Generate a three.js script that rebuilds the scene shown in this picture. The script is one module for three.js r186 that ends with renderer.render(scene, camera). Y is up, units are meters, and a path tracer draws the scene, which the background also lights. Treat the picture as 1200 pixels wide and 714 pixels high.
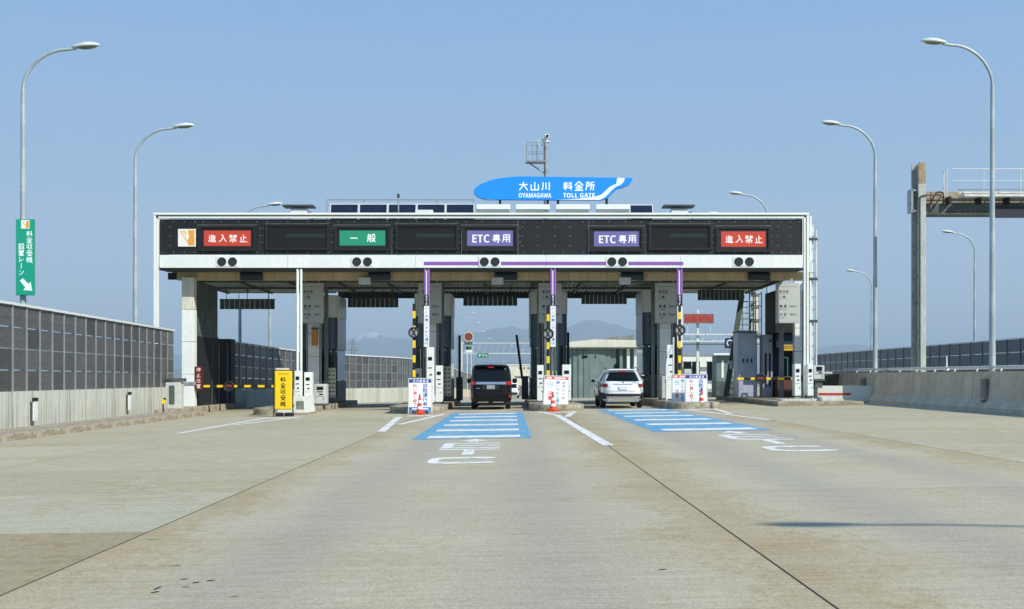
import * as THREE from 'three';
import { mergeGeometries, mergeVertices, toCreasedNormals } from 'three/addons/utils/BufferGeometryUtils.js';
import { RoundedBoxGeometry } from 'three/addons/geometries/RoundedBoxGeometry.js';

// ---------------------------------------------------------------- camera, sky, sun, exposure
const scene = new THREE.Scene();
const camera = new THREE.PerspectiveCamera(28.05, 1200 / 714, 0.1, 60000);
camera.position.set(0, 1.35, 0);                       // eye height in metres, looking along -z
camera.lookAt(0, 1.35, -10);
camera.setViewOffset(1200, 714, 2, -84, 1200, 714);    // lens shifted so that uprights stay upright
const renderer = new THREE.WebGLRenderer({ antialias: true });
renderer.toneMapping = THREE.LinearToneMapping;
renderer.toneMappingExposure = 1.24;
renderer.shadowMap.enabled = true;

const lin = (r, g, b) => new THREE.Color().setRGB(r / 255, g / 255, b / 255, THREE.SRGBColorSpace);
{
  const W = 64, H = 512, data = new Float32Array(W * H * 4);
  const stops = [[-90, [120, 122, 118]], [-2, [150, 160, 168]], [0, [178, 198, 212]], [4, [168, 190, 213]], [9, [148, 178, 210]], [17, [128, 166, 208]], [35, [102, 147, 197]], [90, [68, 116, 178]]]
    .map(([e, c]) => [e, lin(...c)]);
  for (let j = 0; j < H; j++) {
    const e = ((j + 0.5) / H - 0.5) * 180;
    let k = 0; while (k < stops.length - 2 && e > stops[k + 1][0]) k++;
    const t = Math.min(1, Math.max(0, (e - stops[k][0]) / (stops[k + 1][0] - stops[k][0])));
    const c = stops[k][1].clone().lerp(stops[k + 1][1], t);
    for (let i = 0; i < W; i++) data.set([c.r, c.g, c.b, 1], (j * W + i) * 4);
  }
  const sky = new THREE.DataTexture(data, W, H, THREE.RGBAFormat, THREE.FloatType);
  sky.mapping = THREE.EquirectangularReflectionMapping; sky.magFilter = sky.minFilter = THREE.LinearFilter; sky.needsUpdate = true;
  scene.background = sky; scene.environment = sky;
}
const sun = new THREE.DirectionalLight(new THREE.Color(1, 0.95, 0.85), 4.3);
sun.position.set(94, 100, 85); sun.target.position.set(0, 0, -45);
sun.position.add(sun.target.position);
sun.castShadow = true; sun.shadow.mapSize.set(4096, 4096);
Object.assign(sun.shadow.camera, { left: -60, right: 60, top: 60, bottom: -60, near: 1, far: 400 });
scene.add(sun, sun.target);
scene.fog = new THREE.FogExp2(0xc6dcea, 0.00011);

// ---------------------------------------------------------------- helpers
let seed = 7;
const rnd = () => { seed = (seed + 0x6d2b79f5) | 0; let t = Math.imul(seed ^ (seed >>> 15), 1 | seed); t = (t + Math.imul(t ^ (t >>> 7), 61 | t)) ^ t; return ((t ^ (t >>> 14)) >>> 0) / 4294967296; };
const rr = (a, b) => a + (b - a) * rnd();
const groundAt = (x, Z) => 0.015 * x * Math.max(0, Math.min(1, (140 - Z) / 60)) - Math.max(0, Math.min(Z, 320) - 62) * 0.014;   // crossfall, then a gentle downgrade past the gate
const names = new Map();
const numbered = (n) => { const k = names.get(n) ?? 0; names.set(n, k + 1); return k ? n + '_' + String(k).padStart(3, '0') : n; };
function metric(g) {                                    // texture coordinates in metres, by the way each face points
  if (!g.attributes.normal) g.computeVertexNormals();
  const p = g.attributes.position, n = g.attributes.normal, uv = new Float32Array(p.count * 2);
  for (let i = 0; i < p.count; i++) {
    const a = Math.abs(n.getX(i)), b = Math.abs(n.getY(i)), c = Math.abs(n.getZ(i));
    if (b >= a && b >= c) { uv[2 * i] = p.getX(i); uv[2 * i + 1] = p.getZ(i); }
    else if (a >= c) { uv[2 * i] = p.getZ(i); uv[2 * i + 1] = p.getY(i); }
    else { uv[2 * i] = p.getX(i); uv[2 * i + 1] = p.getY(i); }
  }
  g.setAttribute('uv', new THREE.BufferAttribute(uv, 2)); return g;
}
function join(list) {
  const gs = list.map((g) => { const h = g.index ? g.toNonIndexed() : g.clone(); for (const k of Object.keys(h.attributes)) if (!['position', 'normal', 'uv'].includes(k)) h.deleteAttribute(k); if (!h.attributes.uv) metric(h); return h; });
  return gs.length === 1 ? gs[0] : mergeGeometries(gs);
}
function mesh(name, geo, mat, parent, keepUV = false) {
  let g = Array.isArray(geo) ? join(geo) : geo;
  if (!keepUV) metric(g);
  const m = new THREE.Mesh(g, mat); m.name = parent ? name : numbered(name); m.castShadow = m.receiveShadow = true;
  (parent ?? scene).add(m); return m;
}
function thing(name, label, category, [x, y, Z] = [0, 0, 0], group, turn = 0) {
  const o = new THREE.Group(); o.name = numbered(name); o.position.set(x, y, -Z); o.rotation.y = turn;
  o.userData = { label, category }; if (group) o.userData.group = group; scene.add(o); return o;
}
function tag(o, label, category, group) { Object.assign(o.userData, { label, category }); if (group) o.userData.group = group; return o; }
function structure(name, pos = [0, 0, 0]) { const o = new THREE.Group(); o.name = numbered(name); o.position.set(pos[0], pos[1], -pos[2]); o.userData.kind = 'structure'; scene.add(o); return o; }
function copy(src, label, [x, y, Z], turn = 0, group) {
  const c = src.clone(); c.name = numbered(src.name.replace(/_\d{3}$/, '')); c.userData = { ...src.userData, label }; if (group) c.userData.group = group;
  c.position.set(x, y, -Z); c.rotation.set(0, turn, 0); scene.add(c); return c;
}
const box = (w, h, d, x = 0, y = 0, z = 0) => new THREE.BoxGeometry(w, h, d).translate(x, y, z);
const rbox = (w, h, d, x = 0, y = 0, z = 0, r = 0.02) => new RoundedBoxGeometry(w, h, d, 2, Math.min(r, w * 0.45, h * 0.45, d * 0.45)).translate(x, y, z);
const cyl = (r0, r1, h, x = 0, y = 0, z = 0, n = 16) => new THREE.CylinderGeometry(r1, r0, h, n).translate(x, y, z);      // r0 below, r1 above
const cylZ = (r, h, x = 0, y = 0, z = 0, n = 24) => new THREE.CylinderGeometry(r, r, h, n).rotateX(Math.PI / 2).translate(x, y, z);
const cylX = (r, h, x = 0, y = 0, z = 0, n = 12) => new THREE.CylinderGeometry(r, r, h, n).rotateZ(Math.PI / 2).translate(x, y, z);
function bar(a, b, r, n = 8) {                           // round bar between two points
  const A = new THREE.Vector3(...a), B = new THREE.Vector3(...b), d = B.clone().sub(A), g = new THREE.CylinderGeometry(r, r, d.length(), n);
  g.applyQuaternion(new THREE.Quaternion().setFromUnitVectors(new THREE.Vector3(0, 1, 0), d.normalize())); g.translate(...A.add(B).multiplyScalar(0.5).toArray()); return g;
}
const tube = (pts, r, seg = 24, n = 10) => new THREE.TubeGeometry(new THREE.CatmullRomCurve3(pts.map((p) => new THREE.Vector3(...p))), seg, r, n);
function extrude(pts, depth, bevel = 0, x = 0, y = 0, z = 0) {
  const s = new THREE.Shape(pts.map((p) => new THREE.Vector2(...p)));
  return new THREE.ExtrudeGeometry(s, { depth, bevelEnabled: bevel > 0, bevelSize: bevel, bevelThickness: bevel, bevelSegments: 2 }).translate(x, y, z);
}

// tiling noise
function lattice(n, s) { const a = new Float32Array(n * n), keep = seed; seed = s; for (let i = 0; i < n * n; i++) a[i] = rnd(); seed = keep; return a; }
function noise(n, s) {
  const a = lattice(n, s);
  return (x, y) => {                                     // x, y in 0..1, tiles
    x = (x - Math.floor(x)) * n; y = (y - Math.floor(y)) * n;
    const i = Math.floor(x), j = Math.floor(y), u = x - i, v = y - j, su = u * u * (3 - 2 * u), sv = v * v * (3 - 2 * v);
    const i0 = i % n, i1 = (i + 1) % n, j0 = (j % n) * n, j1 = ((j + 1) % n) * n;
    return (a[j0 + i0] * (1 - su) + a[j0 + i1] * su) * (1 - sv) + (a[j1 + i0] * (1 - su) + a[j1 + i1] * su) * sv;
  };
}
function stretched(nx, ny, s) {                          // noise with its own cell counts along x and y
  const keep = seed; seed = s; const a = new Float32Array(nx * ny); for (let i = 0; i < a.length; i++) a[i] = rnd(); seed = keep;
  return (x, y) => {
    x = (x - Math.floor(x)) * nx; y = (y - Math.floor(y)) * ny;
    const i = Math.floor(x), j = Math.floor(y), u = x - i, v = y - j, su = u * u * (3 - 2 * u), sv = v * v * (3 - 2 * v);
    const i0 = i % nx, i1 = (i + 1) % nx, j0 = (j % ny) * nx, j1 = ((j + 1) % ny) * nx;
    return (a[j0 + i0] * (1 - su) + a[j0 + i1] * su) * (1 - sv) + (a[j1 + i0] * (1 - su) + a[j1 + i1] * su) * sv;
  };
}
function texture(w, h, tileX, tileY, paint) {            // paint(u, v) -> [r, g, b] in 0..255
  const d = new Uint8Array(w * h * 4);
  for (let j = 0; j < h; j++) for (let i = 0; i < w; i++) {
    const c = paint(i / w, j / h), o = (j * w + i) * 4;
    d[o] = Math.max(0, Math.min(255, c[0])); d[o + 1] = Math.max(0, Math.min(255, c[1])); d[o + 2] = Math.max(0, Math.min(255, c[2])); d[o + 3] = 255;
  }
  const t = new THREE.DataTexture(d, w, h); t.wrapS = t.wrapT = THREE.RepeatWrapping; t.magFilter = t.minFilter = THREE.LinearFilter;
  t.colorSpace = THREE.SRGBColorSpace; t.repeat.set(1 / tileX, 1 / tileY); t.needsUpdate = true; return t;
}
const mix = (a, b, t) => a.map((x, i) => x + (b[i] - x) * t);
const sstep = (a, b, x) => { const t = Math.min(1, Math.max(0, (x - a) / (b - a))); return t * t * (3 - 2 * t); };

// ---------------------------------------------------------------- materials
function roadTexture(s, lane) {                         // lane: one lane wide across u, worn grey in the wheel paths and stained brown beside the joints
  const big = noise(5, s), mid = noise(17, s + 1), fine = noise(400, s + 2), grit = noise(1024, s + 3), streak = stretched(7, 300, s + 4), streak2 = stretched(20, 700, s + 5), blot = stretched(5, 9, s + 6), rust = noise(70, s + 7), worn = stretched(9, 3, s + 8), pit = noise(512, s + 9);
  return texture(2048, 2048, lane ? 5.2 : 10, 10, (u, v) => {
    const k = 0.5 * big(u, v) + 0.3 * mid(u, v) + 0.2 * blot(u, v);
    let c = mix([173, 168, 152], [185, 181, 166], k);
    const st = (streak(u, v) - 0.5) * 9 + (streak2(u, v) - 0.5) * 16, g = (fine(u, v) - 0.5) * 20 + (grit(u, v) - 0.5) * 24;
    let brown = sstep(0.55, 0.85, blot(u + 0.37, v + 0.21) * 0.5 + rust(u, v) * 0.5) * 0.35;
    if (lane) {
      const e = Math.min(u, 1 - u), w = worn(u, v), track = Math.exp(-(((u - 0.3) / 0.09) ** 2)) + Math.exp(-(((u - 0.7) / 0.09) ** 2));
      brown = Math.max(brown * 0.6, sstep(0.16, 0.02, e + (rust(u, v) - 0.5) * 0.12 + (blot(u, v) - 0.5) * 0.16) * (0.25 + 0.5 * mid(u, v)));
      c = mix(c, [160, 157, 152], Math.min(1, track * (0.35 + 0.6 * w)) * (0.55 + 0.45 * fine(u, v)));
    }
    c = mix(c, [160, 145, 112], brown);
    const p = pit(u, v) > 0.93 ? -22 : 0;
    return [c[0] + st + g + p, c[1] + st + g + p, c[2] + st + g + p];
  });
}
const std = (o) => new THREE.MeshStandardMaterial(o);
const paintMottle = (s, a, b, tile = 3) => { const n1 = noise(6, s), n2 = noise(40, s + 1), n3 = stretched(60, 5, s + 2), n4 = noise(180, s + 3); return texture(512, 512, tile, tile, (u, v) => { const t = 0.35 * n1(u, v) + 0.25 * n2(u, v) + 0.25 * n3(u, v) + 0.15 * n4(u, v); return mix(a, b, sstep(0.3, 0.72, t)); }); };
const roadMaps = [roadTexture(101), roadTexture(211)], laneMap = roadTexture(331, true);
const laneMats = [[1.0, 0.955, 0.82], [0.985, 0.935, 0.81], [1.02, 0.975, 0.835]].map((t) => std({ map: laneMap, color: new THREE.Color().setRGB(...t), roughness: 0.92 }));
const roadTints = [[1, 1, 1], [0.97, 0.965, 0.95], [1.02, 1.02, 1.01], [0.93, 0.92, 0.88], [0.98, 0.99, 0.96]];
const roadMats = []; for (const map of roadMaps) for (const t of roadTints) roadMats.push(std({ map, color: new THREE.Color().setRGB(...t.map((x, i) => x * [0.99, 0.955, 0.82][i])), roughness: 0.92 }));
const roadPale = std({ map: roadMaps[0], color: new THREE.Color().setRGB(0.965, 0.945, 0.815), roughness: 0.92 }), roadDun = std({ map: roadMaps[1], color: new THREE.Color().setRGB(0.91, 0.865, 0.71), roughness: 0.92 }), roadYellow = roadMaps.map((map, i) => std({ map, color: new THREE.Color().setRGB(0.98 - i * 0.03, 0.94 - i * 0.03, 0.76), roughness: 0.92 }));
const roadBrown = std({ map: roadMaps[1], color: new THREE.Color().setRGB(0.74, 0.66, 0.48), roughness: 0.95 });
const concreteWall = (() => {
  const a = noise(7, 31), b = stretched(90, 3, 32), c = noise(200, 33), d = stretched(30, 2, 34), e = noise(30, 35);
  return std({ roughness: 0.93, map: texture(1024, 1024, 5, 5, (u, v) => {
    let k = mix([176, 179, 168], [196, 198, 186], 0.6 * a(u, v) + 0.4 * e(u, v));
    k = mix(k, [128, 127, 114], 0.55 * sstep(0.55, 0.9, b(u, v)) + 0.3 * sstep(0.6, 0.9, d(u, v)));
    const g = (c(u, v) - 0.5) * 18; return [k[0] + g, k[1] + g, k[2] + g];
  }) });
})();
const concreteBrown = (() => {
  const a = noise(7, 41), b = stretched(70, 3, 42), c = noise(220, 43), e = noise(24, 45);
  return std({ roughness: 0.95, map: texture(1024, 1024, 5, 5, (u, v) => {
    let k = mix([186, 172, 148], [212, 202, 182], 0.5 * a(u, v) + 0.5 * e(u, v));
    k = mix(k, [150, 136, 112], 0.4 * sstep(0.6, 0.95, b(u, v)));
    const g = (c(u, v) - 0.5) * 22; return [k[0] + g, k[1] + g, k[2] + g];
  }) });
})();
const kerbMat = (() => {
  const a = noise(9, 51), b = noise(40, 52), c = noise(240, 53);
  return std({ roughness: 0.95, map: texture(512, 512, 2, 2, (u, v) => {
    let k = mix([138, 128, 108], [172, 166, 148], sstep(0.25, 0.75, 0.55 * a(u, v) + 0.45 * b(u, v)));
    const g = (c(u, v) - 0.5) * 20; return [k[0] + g, k[1] + g, k[2] + g];
  }) });
})();
const whitePanel = std({ map: paintMottle(61, [226, 232, 227], [236, 240, 236]), roughness: 0.45 });
const whiteMetal = std({ map: paintMottle(62, [196, 203, 201], [222, 227, 224], 1.5), roughness: 0.5 });
const lampMetal = std({ map: paintMottle(63, [158, 172, 176], [186, 198, 200], 2), roughness: 0.45, metalness: 0.15 });
const galv = std({ map: paintMottle(64, [138, 145, 146], [172, 178, 176], 1), roughness: 0.5, metalness: 0.35 });
const blackPanel = std({ map: paintMottle(65, [13, 17, 18], [21, 25, 27]), roughness: 0.6 });
const blackMatte = std({ color: lin(20, 22, 24), roughness: 0.7 });
const blackGloss = std({ color: lin(13, 15, 18), roughness: 0.15 });
const tanPanel = std({ map: paintMottle(66, [196, 172, 128], [214, 192, 150], 2), roughness: 0.65 });
const deckMetal = std({ map: paintMottle(67, [176, 180, 166], [204, 206, 194], 2), roughness: 0.55, metalness: 0.2 });
const darkSteel = std({ map: paintMottle(68, [62, 72, 70], [88, 98, 94], 2), roughness: 0.6 });
const greyBoard = std({ map: paintMottle(69, [186, 192, 188], [202, 206, 203], 1), roughness: 0.55 });
const greySteel = std({ map: paintMottle(70, [104, 108, 106], [132, 136, 132], 2), roughness: 0.55 });
const panelMats = [0, 1, 2, 3, 4, 5].map((i) => { const k = [0, 6, -5, 10, 3, -9][i], w = [0, 0, 2, -1, 3, 0][i]; return std({ map: paintMottle(140 + i * 5, [64 + k + w, 67 + k, 70 + k], [88 + k + w, 90 + k, 92 + k], 0.6), roughness: 0.38 + 0.05 * (i % 4) }); });
const bluePanel = [0, 1].map((i) => std({ map: paintMottle(90 + i * 5, [[44, 60, 74], [48, 64, 78]][i], [[58, 76, 90], [62, 78, 92]][i], 0.6), roughness: 0.4 }));
const paintWhite = (() => { const a = noise(160, 111), b = noise(24, 112); return std({ roughness: 0.8, map: texture(512, 512, 3, 3, (u, v) => mix([180, 177, 164], [230, 231, 226], sstep(0.26, 0.46, 0.55 * a(u, v) + 0.45 * b(u, v)))) }); })();
const paintBlue = (() => { const a = noise(160, 113), b = noise(20, 114), c = noise(4, 115); return std({ roughness: 0.85, map: texture(512, 512, 3, 3, (u, v) => mix([160, 176, 176], mix([104, 166, 196], [84, 150, 188], c(u, v)), sstep(0.26, 0.5, 0.45 * a(u, v) + 0.4 * b(u, v) + 0.15 * c(u, v)))) }); })();
const redMat = std({ color: lin(176, 44, 44), roughness: 0.6 }), yellowMat = std({ color: lin(244, 206, 16), roughness: 0.5 }), purpleMat = std({ color: lin(140, 92, 170), roughness: 0.5 });
const orangeMat = std({ color: lin(214, 74, 36), roughness: 0.6 }), tapeWhite = std({ color: lin(232, 232, 228), roughness: 0.5 }), blueMat = std({ color: lin(30, 144, 238), roughness: 0.4 });
const glassDark = new THREE.MeshPhysicalMaterial({ color: lin(16, 22, 26), roughness: 0.06, metalness: 0, specularIntensity: 0.6 });
const glassPane = new THREE.MeshPhysicalMaterial({ color: lin(120, 150, 160), roughness: 0.04, transmission: 1, thickness: 0 });
const blueSteel = std({ map: paintMottle(75, [172, 182, 204], [194, 202, 220], 2), roughness: 0.35, metalness: 0.25 });
const navyMat = std({ color: lin(26, 44, 76), roughness: 0.5 }), greenMat = std({ color: lin(22, 120, 84), roughness: 0.5 }), rubber = std({ color: lin(22, 22, 22), roughness: 0.85 });
const solarMat = std({ map: paintMottle(76, [24, 33, 54], [33, 43, 66], 0.5), roughness: 0.2 });
const greyGreen = std({ map: paintMottle(77, [104, 122, 120], [120, 137, 134], 4), roughness: 0.75 });
const creamMat = std({ map: paintMottle(78, [206, 204, 186], [224, 222, 206], 4), roughness: 0.8 });
const brownRed = std({ map: paintMottle(79, [132, 70, 58], [152, 88, 72], 2), roughness: 0.6 });
const chrome = std({ color: lin(205, 208, 212), roughness: 0.2, metalness: 0.9 });

// ---------------------------------------------------------------- lettering: strokes on a 100 grid
const G = {
  一: '8,50 92,50', 般: '25,8 18,20;14,20 14,60 8,92;14,20 42,20 42,90 34,90;8,54 48,54;28,28 30,42;28,62 30,78;60,12 60,34 52,44;60,12 82,12 82,34 92,38;56,54 86,54 74,74 52,92;62,60 74,76 94,92',
  進: '16,12 24,22;8,40 22,40 22,74 8,90;22,74 40,88 95,90;48,8 34,38;42,26 42,80;62,10 60,24;42,26 90,26;42,44 88,44;42,60 88,60;42,78 92,78;65,26 65,78',
  入: '36,12 52,12 56,36 92,90;54,34 40,66 8,92', 禁: '26,6 26,50;6,18 46,18;25,20 6,44;27,20 46,38;72,6 72,50;54,18 96,18;71,20 54,44;74,20 94,42;24,56 76,56;10,70 90,70;50,70 50,94 40,92;30,76 16,90;70,76 86,90',
  止: '50,8 50,90;50,42 84,42;22,34 22,90;6,90 94,90', 専: '14,18 86,18;50,6 50,58;22,30 78,30 78,56 22,56 22,30;22,43 78,43;6,68 94,68;70,58 70,94 56,92;28,76 38,88',
  用: '18,12 18,60 8,92;18,12 84,12 84,90 74,90;18,38 84,38;18,62 84,62;50,12 50,92', 大: '8,36 92,36;50,8 48,40 10,92;51,40 92,92', 山: '50,10 50,86;14,34 14,88 86,88;86,34 86,92', 川: '20,12 20,56 10,92;50,16 50,84;82,10 82,92',
  料: '28,8 28,92;6,44 50,44;12,18 18,34;44,16 38,34;27,46 8,76;30,48 48,70;60,16 72,28;56,38 70,50;82,8 82,92;52,70 96,58', 金: '50,6 8,44;50,6 92,44;28,44 72,44;14,62 86,62;50,44 50,90;28,70 34,84;72,70 66,84;8,92 92,92',
  所: '8,14 46,14;12,28 12,60 6,92;12,28 42,28 42,50 12,50;90,10 60,18 60,56 52,92;60,40 96,40;80,40 80,94', 収: '14,20 14,66 40,58;36,10 36,92;50,18 88,18 76,56 46,92;56,30 72,62 94,92',
  受: '84,8 14,16;18,24 26,36;44,22 50,34;82,20 70,36;10,58 10,42 90,42 90,58;24,62 76,62 58,80 12,94;32,66 56,84 92,94', 機: '20,8 20,92;4,30 38,30;19,34 4,70;22,38 36,54;50,8 42,24 52,32 42,48;84,8 76,24 86,32 76,48;64,6 66,50 78,80 92,92 94,80;38,56 94,56;48,56 44,76 34,92;46,70 58,82;86,64 64,92',
  設: '12,10 40,10;6,24 46,24;12,38 40,38;12,50 40,50;12,64 40,64 40,90 12,90 12,64;60,10 60,32 52,42;60,10 82,10 82,32 92,36;56,52 86,52 74,74 50,92;62,58 74,76 94,92',
  置: '14,10 86,10 86,30 14,30 14,10;38,10 38,30;62,10 62,30;12,40 88,40;50,32 48,50;34,50 72,50 72,80 34,80 34,50;34,60 72,60;34,70 72,70;18,50 18,92 92,92', レ: '26,12 26,86 84,46', 'ー': '50,8 50,92', ン: '18,22 38,34;18,84 54,72 86,26',
  停: '26,8 6,50;18,34 18,92;60,4 60,14;34,16 94,16;46,24 80,24 80,38 46,38 46,24;34,58 34,46 94,46 94,58;42,62 88,62;64,62 64,92 52,90', 位: '26,8 6,50;18,34 18,92;62,8 62,24;38,28 92,28;50,38 56,76;82,38 72,84;34,86 96,86',
  払: '20,8 20,90 10,86;4,30 38,30;4,64 38,52;62,10 44,82 78,74;76,50 92,90', い: '18,20 20,64 34,80 40,66;72,24 86,60', 戻: '12,14 88,14;20,26 80,26 80,44 20,44;20,26 20,60 8,92;26,62 90,62;54,46 52,66 24,92;54,64 90,92', し: '34,10 34,76 52,88 82,66',
  終: '22,8 8,30 26,36 8,58;36,22 6,60 40,56;22,58 22,92;12,68 6,84;34,68 40,80;64,8 46,42;60,22 86,22 74,48 44,68;58,34 70,52 94,66;62,68 76,74;54,82 76,94', 了: '16,14 84,14 50,40;50,40 50,92 34,88', 回: '14,12 86,12 86,90 14,90 14,12;36,34 64,34 64,66 36,66 36,34',
  数: '26,6 26,50;4,24 50,24;10,8 16,18;44,8 38,18;25,26 6,46;28,28 48,44;24,52 14,72 46,92;4,66 52,66;42,66 8,94;66,6 52,44;60,26 96,26;86,26 78,60 50,94;60,38 74,70 96,94', 通: '14,12 22,22;6,40 22,40 22,74 8,90;22,74 40,88 95,90;42,8 84,8 66,20;52,14 66,22;40,26 40,80;40,26 86,26 86,80 78,80;40,42 86,42;40,58 86,58;63,26 63,80',
  行: '28,8 8,34;30,34 6,64;20,52 20,92;46,18 92,18;40,42 96,42;74,42 74,92 60,90', 券: '34,8 40,20;66,8 60,20;14,24 86,24;8,42 92,42;50,8 44,42 8,66;58,44 92,64;30,60 74,60 70,92 58,90;48,60 26,94',
  普: '34,6 40,16;66,6 60,16;12,20 88,20;38,20 38,46;62,20 62,46;18,28 26,42;82,28 74,42;6,48 94,48;26,58 74,58 74,92 26,92 26,58;26,74 74,74', 型: '8,12 54,12;6,30 56,30;22,12 22,30 12,52;42,12 42,54;68,14 68,42;88,8 88,54 78,52;22,68 78,68;50,56 50,92;8,92 92,92', 円: '14,14 14,92;14,14 86,14 86,90 76,90;14,50 86,50;50,14 50,50',
  軽: '6,18 46,18;26,6 26,94;10,30 42,30 42,58 10,58 10,30;10,44 42,44;4,74 48,74;54,14 88,14 70,34 52,46;60,20 76,34 94,44;56,66 92,66;74,50 74,90;50,90 96,90', 自: '48,4 40,18;20,18 80,18 80,92 20,92 20,18;20,42 80,42;20,66 80,66', 二: '20,24 80,24;8,84 92,84',
  動: '46,8 10,14;4,24 50,24;10,34 44,34 44,58 10,58 10,34;10,46 44,46;27,12 27,86;8,70 46,70;4,88 50,84;56,32 92,32 88,90 78,88;72,8 70,50 52,92', 輪: '6,18 46,18;26,6 26,94;10,30 42,30 42,58 10,58 10,30;10,44 42,44;4,74 48,74;72,6 52,32;72,6 96,32;62,32 84,32;56,44 56,92;56,44 92,44 92,92;56,64 92,64;68,44 68,88;80,44 80,88',
  名: '40,6 12,44;34,20 78,20 56,52 10,76;36,32 52,44;38,56 84,56 84,92 38,92 38,56', 古: '8,26 92,26;50,6 50,52;22,52 78,52 78,92 22,92 22,52', 屋: '16,12 82,12 82,32 16,32;16,12 16,60 6,92;26,44 86,44;46,44 32,58 78,56;66,50 78,60;30,74 84,74;56,62 56,92;20,92 94,92',
  高: '50,4 50,14;8,16 92,16;32,26 68,26 68,42 32,42 32,26;14,52 14,94;14,52 86,52 86,92 76,92;34,64 66,64 66,84 34,84 34,64', 速: '14,12 22,22;6,40 22,40 22,74 8,90;22,74 40,88 95,90;36,16 92,16;64,4 64,80;44,30 84,30 84,50 44,50 44,30;62,52 36,76;66,52 92,74',
  必: '20,40 12,70;46,10 58,24;76,14 24,86;38,28 40,76 56,86 78,84 80,66;84,40 94,62', ず: '10,24 90,24;54,8 54,56 40,66 36,52 52,46;54,60 36,92;72,6 78,14', バ: '34,24 12,80;60,24 88,80;74,6 80,16;86,4 92,14', が: '12,34 64,34 58,84 46,80;36,12 14,88;76,30 90,56;78,6 84,16;90,4 96,14',
  開: '10,10 10,92;10,10 42,10 42,40 10,40;10,25 42,25;58,10 90,10 90,92 82,90;58,10 58,40 90,40;58,25 90,25;26,54 74,54;20,70 80,70;40,54 28,90;60,54 60,92', て: '10,24 88,22 50,46 52,78 76,88', か: '12,34 64,34 58,84 46,80;36,12 14,88;76,30 90,56', ら: '40,8 62,20;30,30 28,60 60,48 80,62 70,86 34,90',
  注: '12,12 26,22;6,38 20,48;8,92 30,60;60,6 68,16;40,26 94,26;46,56 90,56;36,90 98,90;67,26 67,90', 意: '50,4 50,12;14,14 86,14;34,20 38,30;66,20 62,30;6,34 94,34;26,42 74,42 74,66 26,66 26,42;26,54 74,54;16,74 10,90;32,72 36,92 70,92 74,82;50,70 58,80;80,72 90,86',
};
function glyph(c, ch, x, y, size, color, weight = 9, sx = 1) {   // top-left corner at x, y
  if (!G[ch]) { c.fillStyle = color; c.font = `bold ${size}px sans-serif`; c.textAlign = 'center'; c.textBaseline = 'middle'; c.fillText(ch, x + size * sx / 2, y + size * 0.53); return; }
  c.strokeStyle = color; c.lineWidth = (weight * size) / 100; c.lineCap = 'butt'; c.lineJoin = 'miter';
  for (const s of G[ch].split(';')) { c.beginPath(); s.split(' ').forEach((p, i) => { const [a, b] = p.split(',').map(Number), X = x + (a / 100) * size * sx, Y = y + (b / 100) * size; i ? c.lineTo(X, Y) : c.moveTo(X, Y); }); c.stroke(); }
}
const across = (c, s, x, y, size, step, color, w, sx) => [...s].forEach((ch, i) => glyph(c, ch, x + i * step, y, size, color, w, sx));
const down = (c, s, x, y, size, step, color, w, sx) => [...s].forEach((ch, i) => glyph(c, ch, x, y + i * step, size, color, w, sx));
function latin(c, s, x, y, size, color, width, align = 'center') { c.fillStyle = color; c.font = `bold ${size}px sans-serif`; c.textAlign = align; c.textBaseline = 'middle'; width ? c.fillText(s, x, y, width) : c.fillText(s, x, y); }
function print(w, h, draw, rough = 0.5) {
  const cv = document.createElement('canvas'); cv.width = w; cv.height = h; const c = cv.getContext('2d'); draw(c, w, h);
  const t = new THREE.CanvasTexture(cv); t.colorSpace = THREE.SRGBColorSpace; t.magFilter = THREE.LinearFilter; return std({ map: t, roughness: rough });
}
const face = (w, h, x, y, z) => new THREE.PlaneGeometry(w, h).translate(x, y, z);
const fill = (c, col, x, y, w, h) => { c.fillStyle = col; c.fillRect(x, y, w, h); };

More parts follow.
